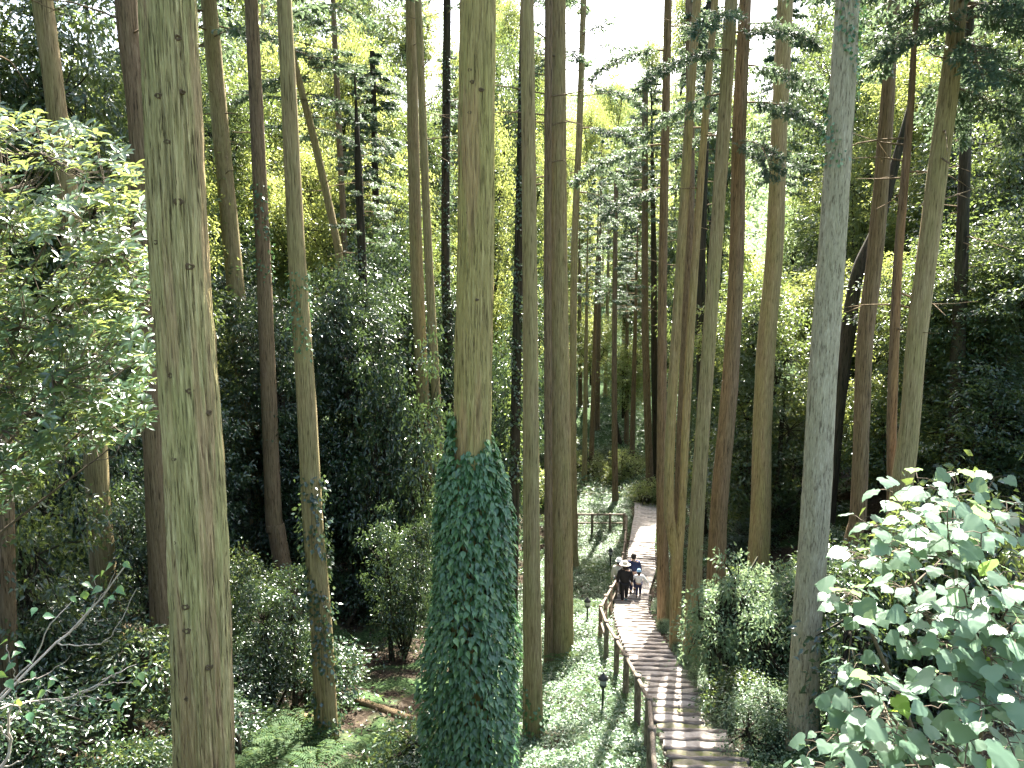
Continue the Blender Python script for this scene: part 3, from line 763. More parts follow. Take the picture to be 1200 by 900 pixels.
# leafy boughs that reach into the picture
def bough_mesh(ln, dens, k):
    P, D, N, L = [], [], [], []
    s = np.linspace(0, 1, 14)
    pts = np.stack([ln * s, .12 * np.sin(s * 4 + k), ln * (.16 * s - .42 * s ** 2)], 1)
    st = [tube(pts, np.linspace(.028, .006, 14), 5, False)]
    for q in range(2, 14):
        for sg in (-1, 1):
            sl = (.22 + .75 * math.sin(PI * min(1, s[q] * .8 + .15))) * (.6 + .5 * nr.rand()) * ln * .30
            dv = np.array([.75, sg * .8, -.18 + .15 * nr.randn()]); dv /= np.linalg.norm(dv)
            u = np.linspace(0, 1, 5)[:, None]
            sub = pts[q] + dv * sl * u; sub[:, 2] -= .28 * (u[:, 0] * sl) ** 1.6
            st.append(tube(sub, np.linspace(.008, .002, 5), 3, False))
            for _ in range(int(dens)):
                v = nr.rand() ** .8; c = pts[q] + dv * sl * v; c[2] -= .28 * (v * sl) ** 1.6
                m = 7; sd_ = nr.normal(size=3); sd_ = dv * .8 + sd_ * .55; sd_[2] -= .35; sd_ /= np.linalg.norm(sd_)
                w_ = nr.rand(m)
                P.append(c + sd_ * (w_ * .16)[:, None]); D.append(sd_ + nr.normal(size=(m, 3)) * .45); N.append(np.array([0, 0, 1]) + nr.normal(size=(m, 3)) * .5); L.append(.05 + .06 * nr.rand(m))
    P = np.vstack(P); D = np.vstack(D); N = np.vstack(N); L = np.concatenate(L)
    V, Fc = leaves(NEEDLE, P, D, N, L, L * .38)
    return npmesh('bough', *join(st), M['brown']), npmesh('foliage', V, Fc, M['cedar'], False, np.repeat(nr.rand(len(P)) * .9, 3))
BOUGH = [bough_mesh(2.2, 16, k) for k in range(3)]
def boughs(key, lst):
    t, W, rd = TREES[key]
    Y = W[1].y
    for k, (py, az, sc_, ti) in enumerate(lst):
        z = at(600, py, Y).z
        for a_, b_ in zip(W[:-1], W[1:]):
            if a_.z <= z <= b_.z: p = a_.lerp(b_, (z - a_.z) / (b_.z - a_.z)); break
        else: p = W[-1]
        bm_, fm_ = BOUGH[k % 3]
        o_ = obj('bough', bm_, t, p - t.location, (0, R(ti), R(az)), sc_)
        obj('foliage', fm_, o_)
boughs('t22', [(30, -60, 1.0, 8), (75, 10, 1.1, 5), (120, -30, 1.1, 8), (165, -80, 1.0, 12), (150, 190, .8, 10)])
boughs('t21', [(20, -120, .9, 6), (60, 200, 1.0, 8), (110, 160, .9, 10), (40, -40, .9, 0)])
boughs('t27', [(-30, -60, 1.3, 6), (0, 0, 1.4, 8), (20, -30, 1.2, 10), (40, 30, 1.3, 8), (55, -100, 1.0, 12), (70, -10, 1.2, 12), (85, 60, 1.1, 10), (30, -150, .9, 8), (100, 15, .9, 14), (-10, 100, 1.2, 5), (10, -75, 1.2, 9)])
boughs('t9', [(100, 0, .8, 10), (130, 180, .8, 12), (160, -60, .9, 12), (200, -120, .8, 14), (230, 30, .8, 12), (90, -90, .9, 8)])
boughs('t17', [(100, 0, 1.1, 4), (150, -30, 1.2, 6), (190, 20, 1.0, 8), (60, 170, .9, 5), (240, 10, .8, 10), (225, -20, 1.1, 10)])
boughs('t19', [(60, 190, 1.0, 4), (130, -20, .9, 8), (170, 170, 1.2, 6), (220, 200, .9, 10), (30, 0, 1.0, 2)])
boughs('t7', [(60, 30, 1.2, 4), (110, -20, 1.1, 8), (90, 180, 1.1, 6), (150, 0, .9, 8)])

# background cedars seen as thin stems
def plain_cedar(x, y, h, r, bark, label, group, ci, cf=.45, cs=.9):
    g = gz(x, y)
    t = thing('cedar_tree', label, 'tree', (x, y, g), group)
    lean = Vector((rnd.uniform(-.02, .02), rnd.uniform(-.02, .02), 1))
    obj('trunk', trunk_mesh([lean * (-.3), lean * (h * .5), lean * h], [r * 1.15, r * .85, r * .15], M[bark], 12, 24, .006, .25, seed=x), t)
    cm, bm = (CED + CEDD)[ci]
    s = (cs, cs, h * (1 - cf) / 12)
    rz = rnd.uniform(0, 6.28)
    obj('crown', cm, t, lean * (h * cf), (0, 0, rz), s); obj('branches', bm, t, lean * (h * cf), (0, 0, rz), s)
far_spots = [(686, 50), (694, 52), (700, 60), (709, 66), (735, 58), (742, 53), (748, 70), (729, 75), (680, 64), (691, 80), (716, 84), (752, 84), (704, 92)]
for k, (px, Y) in enumerate(far_spots):
    x = (px - 600) / F * Y * 1.02
    plain_cedar(x, Y, rnd.uniform(15, 21), rnd.uniform(.13, .19), 'brown' if k % 3 else 'olive', 'distant thin cedar stem in the bright light beyond the landing', 'distant cedar stems beyond the landing', k % 3, .62, .55)
for k, (x, Y) in enumerate([(-34, 46), (-28, 52), (-22, 44), (-19, 56), (-14, 48), (-9.5, 55), (-5, 60), (15, 47), (31, 52), (37, 58), (-40, 60), (24, 66), (-2.5, 50), (10, 45), (-12, 64), (-26, 66)]):
    plain_cedar(x, Y, rnd.uniform(24, 30), rnd.uniform(.2, .28), ['brown', 'olive', 'dark'][k % 3], 'tall cedar half lost in the foliage at the back of the wood', 'cedars at the back of the wood', (0, 2, 1, 3)[k % 4], .58, .9)

# ------------------------------------------------------------------ broad-leaved trees of the understorey and the back of the wood
def broad_tree(x, y, h, kind, label, group, s=1.0, stack=1, name='broadleaf_tree', seed=None, low=.35, squash=1.0):
    g = gz(x, y)
    t = thing(name, label, 'tree', (x, y, g), group)
    ln = Vector((rnd.uniform(-.08, .08), rnd.uniform(-.08, .08), 1))
    obj('trunk', trunk_mesh([ln * -.3, ln * (h * .3) + Vector((rnd.uniform(-.3, .3), rnd.uniform(-.3, .3), 0)), ln * (h * .62)], [.17 * s, .12 * s, .07 * s], M['dark'], 10, 18, .008, .3, seed=x), t)
    ms = BRD[kind]
    for q in range(stack):
        cm, bm = ms[rnd.randrange(len(ms))]
        cz = h * (low + (1 - low) * (q + .5) / stack)
        sc = (s * (1 - .12 * q), s * (1 - .12 * q), (1 - low) * h / stack / 5.4 * squash)
        off = Vector((rnd.uniform(-.5, .5), rnd.uniform(-.5, .5), cz)) * 1.0
        rz = rnd.uniform(0, 6.28)
        obj('crown', cm, t, off, (0, 0, rz), sc); obj('branches', bm, t, off, (0, 0, rz), sc)
    return t
def px_tree(px, Y, ptop, kind, label, group, s=1.0, stack=1, low=.25):
    """a tree whose crown top shows at picture height ptop"""
    P = at(px, ptop, Y)
    g = gz(P.x, P.y)
    return broad_tree(P.x, Y, max(P.z - g, 2), kind, label, group, s, stack, low=low)
for px, Y, pt, s_, k, lb in [(20, 14.5, 400, .55, 'broad', 'dark leafy small tree at the left edge below the rosette bush'), (75, 19, 420, .6, 'blue', 'glossy small tree between the left edge and the far-left olive trunk'),
                             (160, 17, 560, .45, 'blue', 'low glossy small tree right of the far-left olive trunk'), (235, 23, 470, .6, 'blue', 'glossy small tree in the gap right of the thick furrowed trunk'),
                             (285, 19, 640, .4, 'broad', 'low leafy small tree at the foot of the leaning olive trunk'), (335, 17, 660, .4, 'blue', 'low glossy small tree left of the ivy-clad olive trunk'),
                             (190, 28, 380, .8, 'broad', 'leafy tree hidden behind the thick furrowed trunk'), (455, 22, 600, .45, 'blue', 'low glossy small tree left of the ivy column')]:
    px_tree(px, Y, pt, k, lb, None, s_, 1, .1)
GB = 'glossy dark evergreens between the trunks'
for px, Y, pt, s, st in [(300, 30, 330, .8, 2), (345, 27, 350, .75, 2), (400, 28, 290, .85, 2), (430, 31, 300, .9, 2), (470, 27, 380, .75, 1), (455, 34, 250, .9, 2),
                     (515, 33, 330, .8, 2), (585, 32, 400, .8, 1), (260, 33, 280, .9, 2), (600, 38, 330, .8, 2)]:
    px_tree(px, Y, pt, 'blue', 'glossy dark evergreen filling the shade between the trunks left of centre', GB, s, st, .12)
for px, Y, pt, s, st in [(880, 34, 330, .9, 2), (925, 31, 320, .9, 2), (965, 34, 310, .9, 2), (1060, 28, 300, .8, 2), (1100, 26, 290, .75, 2), (1150, 25, 330, .8, 2), (1190, 24, 270, .8, 2), (1020, 33, 330, .9, 2), (1230, 23, 250, .8, 2), (850, 38, 380, .8, 1)]:
    px_tree(px, Y, pt, ('light' if px in (880, 965, 1060, 1150) else 'broad'), 'dark evergreen filling the gaps between the leaning trunks on the right', 'dark evergreens on the right bank', s, st, .12)
for px, Y, pt, s, st, k in [(120, 26, 60, 1.0, 2, 'broad'), (40, 22, -10, 1.0, 2, 'broad'), (90, 30, 40, .9, 2, 'light'), (-40, 20, 0, 1, 2, 'broad'), (190, 30, 150, .9, 2, 'light'),
                        (150, 40, 0, .9, 2, 'light')]:
    px_tree(px, Y, pt, k, 'leafy tree high behind the sunlit bush at upper left', 'leafy trees at upper left', s, st, .2)
for px, Y, pt, s, st, k in [(270, 42, 60, 1.1, 3, 'light'), (330, 46, 20, 1.2, 3, 'light'), (380, 42, 120, 1.0, 2, 'light'), (420, 50, 60, 1.1, 3, 'broad'), (470, 46, 160, 1.1, 2, 'light'),
                        (500, 56, 120, 1.2, 2, 'broad'), (360, 56, 0, 1.4, 3, 'broad'), (230, 48, 0, 1.3, 3, 'broad'), (560, 48, 220, 1.1, 2, 'light'), (530, 44, 260, 1.0, 2, 'light'), (300, 38, 170, 1.0, 2, 'light'), (250, 36, 60, 1.0, 3, 'broad'), (410, 40, 40, 1.0, 3, 'light'), (350, 38, 220, .9, 2, 'light'), (470, 38, 230, .9, 2, 'broad'), (440, 60, -20, 1.4, 3, 'broad'), (320, 64, -40, 1.5, 3, 'broad'), (585, 50, 120, 1.0, 2, 'light'), (600, 64, 60, 1.2, 2, 'broad')]:
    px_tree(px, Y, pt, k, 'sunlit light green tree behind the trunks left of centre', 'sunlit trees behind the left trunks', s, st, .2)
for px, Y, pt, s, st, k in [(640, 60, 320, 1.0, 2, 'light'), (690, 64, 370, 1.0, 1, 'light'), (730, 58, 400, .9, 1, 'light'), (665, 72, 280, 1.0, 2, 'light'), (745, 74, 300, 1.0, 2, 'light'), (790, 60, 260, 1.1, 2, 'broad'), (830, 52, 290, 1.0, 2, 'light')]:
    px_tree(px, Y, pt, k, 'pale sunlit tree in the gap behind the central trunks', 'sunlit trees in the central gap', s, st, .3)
for px, Y, pt, s, st, k in [(860, 48, 290, .8, 2, 'light'), (995, 46, 60, 1.0, 3, 'light'), (1010, 42, 40, 1.1, 3, 'broad'), (1070, 38, 60, 1.1, 3, 'light'), (1130, 34, 40, 1.0, 3, 'light'), (1180, 32, 0, 1.0, 3, 'broad'),
                        (1240, 30, 0, 1.0, 3, 'broad'), (1140, 44, -40, 1.3, 3, 'broad'), (1050, 52, -40, 1.3, 3, 'broad'), (900, 62, 290, 1.0, 2, 'light'), (850, 44, 60, .8, 2, 'broad'), (835, 62, 150, .8, 2, 'broad'), (1010, 38, 150, .8, 2, 'light'), (1090, 34, 150, .9, 2, 'light'), (1100, 42, -30, 1.1, 3, 'broad'), (1170, 28, 120, .8, 2, 'broad'), (965, 56, 0, 1.1, 2, 'broad'), (1210, 36, -60, 1.2, 3, 'broad')]:
    px_tree(px, Y, pt, k, 'leafy tree rising behind the leaning trunks at upper right', 'leafy trees at upper right', s, st, .2)

for px, Y, pt, s_, st, k in [(300, 58, -80, 1.1, 3, 'light'), (400, 66, -60, 1.2, 3, 'light'), (480, 60, -20, 1.1, 3, 'light'), (545, 68, 20, 1.1, 3, 'light'), (600, 74, -10, 1.1, 3, 'light'), (650, 80, 70, 1.1, 2, 'light'),
                             (800, 70, -20, 1.2, 3, 'light'), (850, 76, 0, 1.1, 3, 'light'), (1000, 64, -60, 1.2, 3, 'light'), (1060, 70, -60, 1.2, 3, 'light'), (1150, 58, -80, 1.3, 3, 'light'), (720, 96, 60, 1.1, 2, 'light'), (625, 72, 40, .8, 3, 'light'), (690, 76, 90, .8, 2, 'light'), (665, 66, 130, .7, 2, 'light'), (745, 70, 130, .7, 2, 'broad'), (770, 84, 20, .9, 3, 'light'), (580, 80, -20, 1.0, 3, 'light'), (520, 64, 60, .8, 2, 'light')]:
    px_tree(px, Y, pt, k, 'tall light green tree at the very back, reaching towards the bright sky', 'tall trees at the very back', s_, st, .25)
# unseen trees of the wood, added left and behind to block sky light
for x, y_, h, k in [(-12, -9, 15, 'broad'), (-5, -15, 16, 'broad'), (11, -10, 15, 'broad'), (-20, -4, 18, 'blue'), (17, -3, 17, 'broad'), (4, -22, 17, 'blue'), (-15, 6, 17, 'broad'), (-13, 12, 18, 'broad'), (-17, 14, 20, 'broad'), (-20, 8, 20, 'blue'), (-16, 20, 21, 'broad'), (-19, 26, 22, 'broad'), (-12, 2, 15, 'broad')]:
    broad_tree(x, y_, h, k, 'unseen broad-leaved tree added outside the picture to block sky light', 'unseen trees added outside the picture', 1.15, 3, low=.35)

# far hillside wood: one mass
n = 11000
hx = nr.uniform(-260, 300, n); hy = 92 + 185 * nr.rand(n) ** 1.2
hz_ = gz_np(hx, hy)
per = 64
ci = np.repeat(np.arange(n), per)
size = (2.2 + 2.0 * nr.rand(n))[ci]
ofs = unit(n * per); ofs[:, 2] = np.abs(ofs[:, 2]) * 1.1
P = np.stack([hx[ci], hy[ci], hz_[ci] + 1.5], 1) + ofs * size[:, None] * (.7 + .3 * nr.rand(n * per, 1))
D = unit(n * per); N = ofs + unit(n * per) * .6
V, Fc = leaves(DIAMOND, P, D, N, .55 + .5 * nr.rand(n * per), .5)
M['hill'] = leafmat('leaf_pale_hillside', [(.20, .27, .12), (.27, .33, .16), (.34, .37, .22)], (.45, .55, .28), .5, .3, .4)  # leaf colours lightened to stand in for sun glare on the hill
tag(obj('hillside_wood', npmesh('hillside_wood', V, Fc, M['hill'], False, np.repeat(np.clip(nr.rand(n) * .5, 0, 1)[ci] + .4 * nr.rand(n * per), 2))),
    'sunlit green wood covering the far hillside', 'wood', kind='stuff')

# ------------------------------------------------------------------ shrubs
def shrub(x, y, s, kind, label, group=None, name='evergreen_shrub', sz=1.0, lift=.55):
    g = gz(x, y)
    t = thing(name, label, 'shrub', (x, y, g), group)
    cm, bm = SHR[kind][rnd.randrange(2)]
    rz = rnd.uniform(0, 6.28)
    z = s * sz * lift
    obj('foliage', cm, t, (0, 0, z), (0, 0, rz), (s, s, s * sz)); obj('stems', bm, t, (0, 0, z), (0, 0, rz), (s, s, s * sz))
    return t
def px_shrub(px, py, s, kind, label, group=None, sz=1.0, **k):
    P = hit(px, py, 0, y0=6)
    return shrub(P.x, P.y, s, kind, label, group, sz=sz, **k)
for q in range(28):
    px = rnd.uniform(-40, 480); py = rnd.uniform(610, 930)
    if 400 < px < 480 and 640 < py < 830 and rnd.random() < .7: continue
    px_shrub(px, py, rnd.uniform(.7, 1.3), rnd.choice(['blue', 'blue', 'broad']), 'low dark evergreen shrub on the shaded slope at left', 'shrubs on the shaded left slope')
for q in range(12):
    px_shrub(rnd.uniform(265, 320), rnd.uniform(700, 850), rnd.uniform(.6, 1.0), 'blue', 'dark shrub right of the foot of the thick furrowed trunk', 'shrubs beside the thick furrowed trunk')
for q in range(26):
    px_shrub(rnd.uniform(840, 1150), rnd.uniform(600, 760), rnd.uniform(.7, 1.3), rnd.choice(['blue', 'broad', 'broad']), 'green shrub on the right bank below the leaning trunks', 'shrubs on the right bank')
for q in range(22):
    px_shrub(rnd.uniform(615, 770), rnd.uniform(535, 596), rnd.uniform(.7, 1.5), rnd.choice(['light', 'broad', 'light']), 'shrub in broken sunlight beyond the far railing', 'shrubs beyond the far railing')
for q in range(12):
    px_shrub(775 + q * 6 + rnd.uniform(-5, 5), 722 + q * 13 + rnd.uniform(-6, 6), rnd.uniform(.22, .42), 'pale', 'small pale weed clump at the right edge of the stairs', 'weed clumps along the right edge of the stairs')
for (px, py, s, k, sz, lab) in [(870, 800, 1.35, 'pale', 1.6, 'large shrub with a sunlit top between the stairs and the grey trunk'),
                                (903, 775, 1.3, 'pale', 1.7, 'sunlit shrub pressed against the left side of the grey trunk'),
                                (865, 850, .8, 'broad', 1.2, 'green bush at the right edge of the stairs below the large shrub'),
                                (905, 880, .9, 'pale', 1.0, 'bush at the foot of the grey trunk'),
                                (990, 840, 1.3, 'blue', 1.5, 'dark shrub right of the grey trunk, behind the pale broad leaves'),
                                (1060, 820, 1.5, 'broad', 1.6, 'tall green shrub behind the pale broad leaves'),
                                (1150, 800, 1.6, 'broad', 1.6, 'green shrub at the right edge behind the pale broad leaves'),
                                (655, 625, .9, 'broad', 1.0, 'round green bush left of the far landing')]:
    px_shrub(px, py, s, k, lab, sz=sz)

# ------------------------------------------------------------------ ground cover, litter, ferns
def scatter(n, region, mat, name, label, cat, L, W, hmax, tpl=DIAMOND, up=.9, clump=6):
    c = max(n // clump, 1)
    x0, x1, y0, y1, rel = region
    yy = nr.uniform(y0, y1, c); xx = nr.uniform(x0, x1, c) + (xpath(yy) if rel else 0)
    keep = (np.abs(xx - xpath(yy)) > HALF + .08) | (yy > 44)
    xx, yy = xx[keep], yy[keep]; c = len(xx)
    ci = np.repeat(np.arange(c), clump); m = len(ci)
    X_ = xx[ci] + nr.normal(size=m) * .09; Y_ = yy[ci] + nr.normal(size=m) * .09
    hgt = hmax * (.25 + .75 * np.clip(.5 + .5 * np.sin(xx * 2.1 + np.cos(yy * 1.7) * 2) * np.cos(yy * 1.9), 0, 1))[ci]
    P = np.stack([X_, Y_, gz_np(X_, Y_) + hgt * nr.rand(m)], 1)
    D = unit(m) * np.array([1, 1, .5]); D[:, 2] += .1
    N = np.array([0, 0, up]) + nr.normal(size=(m, 3)) * .4
    l_ = L * (.6 + .8 * nr.rand(m))
    V, Fc = leaves(tpl, P, D, N, l_, l_ * W)
    rr = np.repeat(np.clip((nr.rand(c) * .4)[ci] + nr.rand(m) * .55, 0, .99), len(tpl[1]))
    return tag(obj(name, npmesh(name, V, Fc, mat, False, rr)), label, cat, kind='stuff')
scatter(120000, (-4.6, -.85, 12, 46, True), M['cover'], 'ground_cover', 'low green ground cover left of the stairs', 'ground cover', .075, .5, .30)
scatter(30000, (.8, 4.2, 9, 44, True), M['cover'], 'ground_cover', 'weeds along the right edge of the stairs', 'ground cover', .07, .5, .32)
scatter(9000, (-16, -4.6, 9, 40, True), M['broad'], 'ground_cover', 'scattered weeds on the shaded forest floor', 'ground cover', .09, .45, .22)
scatter(16000, (-8, 16, 44, 66, False), M['cover'], 'ground_cover', 'greenery on the forest floor beyond the landing', 'ground cover', .22, .5, .45)
scatter(26000, (-17, 10, 9, 42, True), M['litter'], 'leaf_litter', 'brown fallen leaves on the forest floor', 'leaf litter', .11, .5, .03, clump=3)

def fern_mesh():
    V_, F_, o_ = [], [], 0
    for f_ in range(9):
        az = f_ / 9 * 2 * PI + nr.rand() * .4; ln = .55 + .25 * nr.rand()
        m = 15
        s = np.linspace(.12, 1, m)
        rr_ = ln * s; zz = ln * (.75 * s - .75 * s ** 2.2)
        P = np.stack([np.cos(az) * rr_, np.sin(az) * rr_, zz], 1)
        side = np.array([-math.sin(az), math.cos(az), -.15])
        for sg in (1, -1):
            sd_ = side * np.array([sg, sg, 1]); 
            D = np.tile(sd_, (m, 1)) + np.array([math.cos(az), math.sin(az), 0]) * .35
            l_ = .20 * np.sin(PI * np.clip(s * .95, 0, 1)) ** .8 * ln + .012
            a, b = leaves(DIAMOND, P, D, np.tile(np.array([0, 0, 1.]), (m, 1)) + nr.normal(size=(m, 3)) * .12, l_, .042)
            V_.append(a); F_.append(b + o_); o_ += len(a)
    V = np.vstack(V_); Fc = np.vstack(F_)
    return npmesh('fern', V, Fc, M['fern'], False, nr.rand(len(Fc)) * .8)
FERN = [fern_mesh() for _ in range(3)]
def fern(px, py, s, label, group):
    P = hit(px, py, 0, y0=6); P.z = gz(P.x, P.y)
    o = obj('fern', FERN[rnd.randrange(3)], None, P, (rnd.uniform(-.15, .15), rnd.uniform(-.15, .15), rnd.uniform(0, 6.28)), s)
    tag(o, label, 'fern', group)
for q in range(26):
    fern(rnd.uniform(330, 490), rnd.uniform(845, 925), rnd.uniform(.7, 1.2), 'green fern on the forest floor left of the ivy column', 'ferns left of the ivy column')
for q in range(12):
    fern(rnd.uniform(640, 760), rnd.uniform(790, 900), rnd.uniform(.5, .9), 'small fern in the grass left of the lower stairs', 'ferns beside the lower stairs')
fern(668, 782, 1.25, 'large bright fern at the foot of the thick central trunk', None)
for q in range(14):
    fern(rnd.uniform(260, 330), rnd.uniform(850, 910), rnd.uniform(.7, 1.1), 'fern in the shade right of the thick furrowed trunk', 'ferns by the thick furrowed trunk')
for q in range(16):
    fern(rnd.uniform(630, 730), rnd.uniform(608, 720), rnd.uniform(.8, 1.3), 'fern in the grass left of the upper railing', 'ferns left of the upper railing')

# ------------------------------------------------------------------ fallen logs
M['cutwood'] = noisemat('cut_wood', [(.3, (.22, .14, .07)), (.7, (.42, .30, .17))], 12, .8, .1)
def fallen(pa, pb, ra, rb, label, bark='brown', cut=None):
    A = hit(pa[0], pa[1], ra, y0=7); B = hit(pb[0], pb[1], rb, y0=7)
    mid = (A + B) / 2
    t = thing('fallen_log', label, 'log', mid)
    d = (B - A)
    pts = [A - mid + d * (q / 9) + Vector((0, 0, rnd.uniform(-.02, .02))) for q in range(10)]
    V, Fc = tube(pts, np.linspace(ra, rb, 10) * np.array([1 + .06 * math.sin(q * 2.3) for q in range(10)]), 14)
    obj('log_body', npmesh('log_body', V, Fc, M[bark], True), t)
    if cut:
        for e, rr, sg in ((A - mid, ra, -1), (B - mid, rb, 1)):
            u = d.normalized() * sg
            V, Fc = tube([e + u * .004, e + u * .018], [rr * .93, rr * .90], 14)
            obj('cut_end', npmesh('cut_end', V, Fc, M['cutwood']), t)
fallen((50, 888), (162, 893), .10, .11, 'pale fallen log lying at the bottom left corner', 'brown', False)
fallen((330, 840), (378, 846), .12, .12, 'short reddish log lying left of the ivy-clad olive trunk', 'red', True)
fallen((418, 820), (486, 845), .08, .11, 'fallen brown log sloping down towards the ivy column', 'brown', True)
fallen((470, 852), (498, 888), .09, .12, 'cut log end showing beside the foot of the ivy column', 'brown', True)
fallen((340, 795), (372, 812), .09, .09, 'dark broken log half buried in litter behind the ferns', 'brown', False)

# ------------------------------------------------------------------ ivy column on the middle trunk
_, Wm, Rm = TREES['mid']
def on_line(W, z):
    for a_, b_ in zip(W[:-1], W[1:]):
        if min(a_.z, b_.z) <= z <= max(a_.z, b_.z): return a_.lerp(b_, (z - a_.z) / (b_.z - a_.z))
    return W[0] if z < W[0].z else W[-1]
gm = gz(Wm[0].x, Wm[0].y)
ztop = at(554, 484, 10.6).z
ivy = thing('ivy', 'thick dark green ivy sleeve wrapped round the central yellow-brown trunk', 'ivy', (Wm[0].x, Wm[0].y, gm))
n = 13500
zs = gm + (ztop + .1 - gm) * nr.rand(n) ** .92
th = nr.rand(n) * 2 * PI
hh = (ztop - zs)
# sleeve radius grows below its ragged top, bulges here and there
topcut = .35 + .55 * np.cos(th + 1.0) + .22 * np.sin(3 * th + .6) + .18 * np.sin(8 * th)
prof = np.interp(hh, [0, .3, .7, 1.4, 2.2, 3.4, 6], [.26, .28, .36, .47, .54, .63, .66])
bulge = 1 + .09 * np.sin(3 * th + zs * 1.3) + .07 * np.sin(2 * th - zs * 2.1 + 1) + .04 * np.sin(7 * th + zs * 4)
rad = prof * bulge * (.62 + .42 * nr.rand(n) ** .5)
keep = hh > np.clip(topcut, 0, None) * .62 * (nr.rand(n) * .6 + .7)
zs, th, rad, hh = zs[keep], th[keep], rad[keep], hh[keep]; n = len(zs)
ax = np.array([tuple(on_line(Wm, z)) for z in zs])
out = np.stack([np.cos(th), np.sin(th), np.zeros(n)], 1)
P = ax + out * rad[:, None]; P[:, 2] = zs
tang = np.stack([-np.sin(th), np.cos(th), np.zeros(n)], 1)
D = out * .85 + np.array([0, 0, -.62]) + tang * nr.normal(size=(n, 1)) * .45 + nr.normal(size=(n, 3)) * .15
N = out * .55 + np.array([0, 0, .9]) + nr.normal(size=(n, 3)) * .34
L = .12 * (.65 + .6 * nr.rand(n))
vis = (-out[:, 1]) * 1.0 + nr.rand(n) * .5 + (rad / (prof[keep] + .01)) * .8 + L * 3
order = np.argsort(-vis); pick = order[:300]; rest = order[300:]
V, Fc = leaves(OVATE, P[rest] - np.array(ivy.location), D[rest], N[rest], L[rest], L[rest] * .52)
o = obj('foliage', npmesh('foliage', V, Fc, M['ivy'], False, np.repeat(nr.rand(len(rest)), len(OVATE[1]))), ivy); o['kind'] = 'stuff'
def leafobjmesh(name, tpl, W, mat):
    V, Fc = leaves(tpl, [(0, 0, 0)], np.array([[1., 0, 0]]), np.array([[0, 0, 1.]]), 1.0, W)
    return npmesh(name, V, Fc, mat)
ivyleaf = leafobjmesh('leaf', OVATE, .52, M['ivy'])
for q in pick:
    obj('leaf', ivyleaf, ivy, Vector(P[q]) - ivy.location, leafframe(D[q], N[q]), float(L[q]))
stm = []
for q in range(26):
    a0 = nr.rand() * 2 * PI; pts = []
    z1 = ztop - 1.1 - .6 * nr.rand()
    for s in np.linspace(0, 1, 26):
        z = gm + (z1 - gm) * s
        a = a0 + .5 * math.sin(s * 7 + q) + .2 * math.sin(s * 19)
        c = on_line(Wm, z); pts.append((c.x + math.cos(a) * .30 - ivy.location.x, c.y + math.sin(a) * .30 - ivy.location.y, z - ivy.location.z))
    stm.append(tube(pts, np.linspace(.02, .008, 26), 5, False))
obj('stems', npmesh('stems', *join(stm), M['dark']), ivy)
# dark ivy patches on other trunks
def ivy_patch(key, z_px0, z_px1, n, spread, label, Ls=.09, mat='ivy', dens=None):
    t, W, rd = TREES[key]
    Y = W[1].y
    z1 = at(600, z_px0, Y).z; z0 = at(600, z_px1, Y).z
    z0 = max(z0, gz(W[1].x, Y))
    v = thing('ivy', label, 'ivy', (W[1].x, W[1].y, z0))
    zs = z0 + (z1 - z0) * nr.rand(n)
    th = nr.rand(n) * 2 * PI
    kp = (np.sin(zs * 2.2 + th * 2) + .8 * np.sin(zs * 5 + th) > -.4 if dens is None else np.sin(zs * 2.2 + th) > dens)
    zs, th = zs[kp], th[kp]; m = len(zs)
    rr_ = np.array([np.interp(z, [p.z for p in W], rd) for z in zs]) * 1.0
    ax = np.array([tuple(on_line(W, z)) for z in zs])
    out = np.stack([np.cos(th), np.sin(th), np.zeros(m)], 1)
    P = ax + out * (rr_ * 1.02 + spread * nr.rand(m) ** 2)[:, None]; P[:, 2] = zs
    D = out * .5 + np.array([0, 0, -.7]) + nr.normal(size=(m, 3)) * .45
    N = out * .9 + np.array([0, 0, .5]) + nr.normal(size=(m, 3)) * .4
    l_ = Ls * (.6 + .7 * nr.rand(m))
    V, Fc = leaves(DIAMOND, P - np.array(v.location), D, N, l_, l_ * .8)
    o_ = obj('foliage', npmesh('foliage', V, Fc, M[mat], False, np.repeat(nr.rand(m), 2)), v); o_['kind'] = 'stuff'
ivy_patch('t6', 555, 868, 1900, .16, 'dark ivy climbing the lower half of the olive trunk by the ferns', .09, 'blue')
ivy_patch('t6', 318, 420, 420, .06, 'small dark ivy patch halfway up the olive trunk by the ferns', .07)
ivy_patch('t5', 215, 330, 420, .10, 'dark ivy patch on the greyish brown trunk', .10)
ivy_patch('t24', -60, 195, 900, .07, 'dark ivy clinging to the top of the grey trunk', .07, dens=-.2)
ivy_patch('t18', 90, 560, 4200, .25, 'bright-edged ivy hanging on the black trunk beside the ivy column', .10, 'broad')
ivy_patch('t12', 60, 500, 2000, .12, 'moss-green creeper on the dark trunk left of the ivy-sleeved cedar', .10, 'cedar')
ivy_patch('t14', 800, 866, 300, .12, 'little ivy tuft at the foot of the slim straight olive trunk', .08)

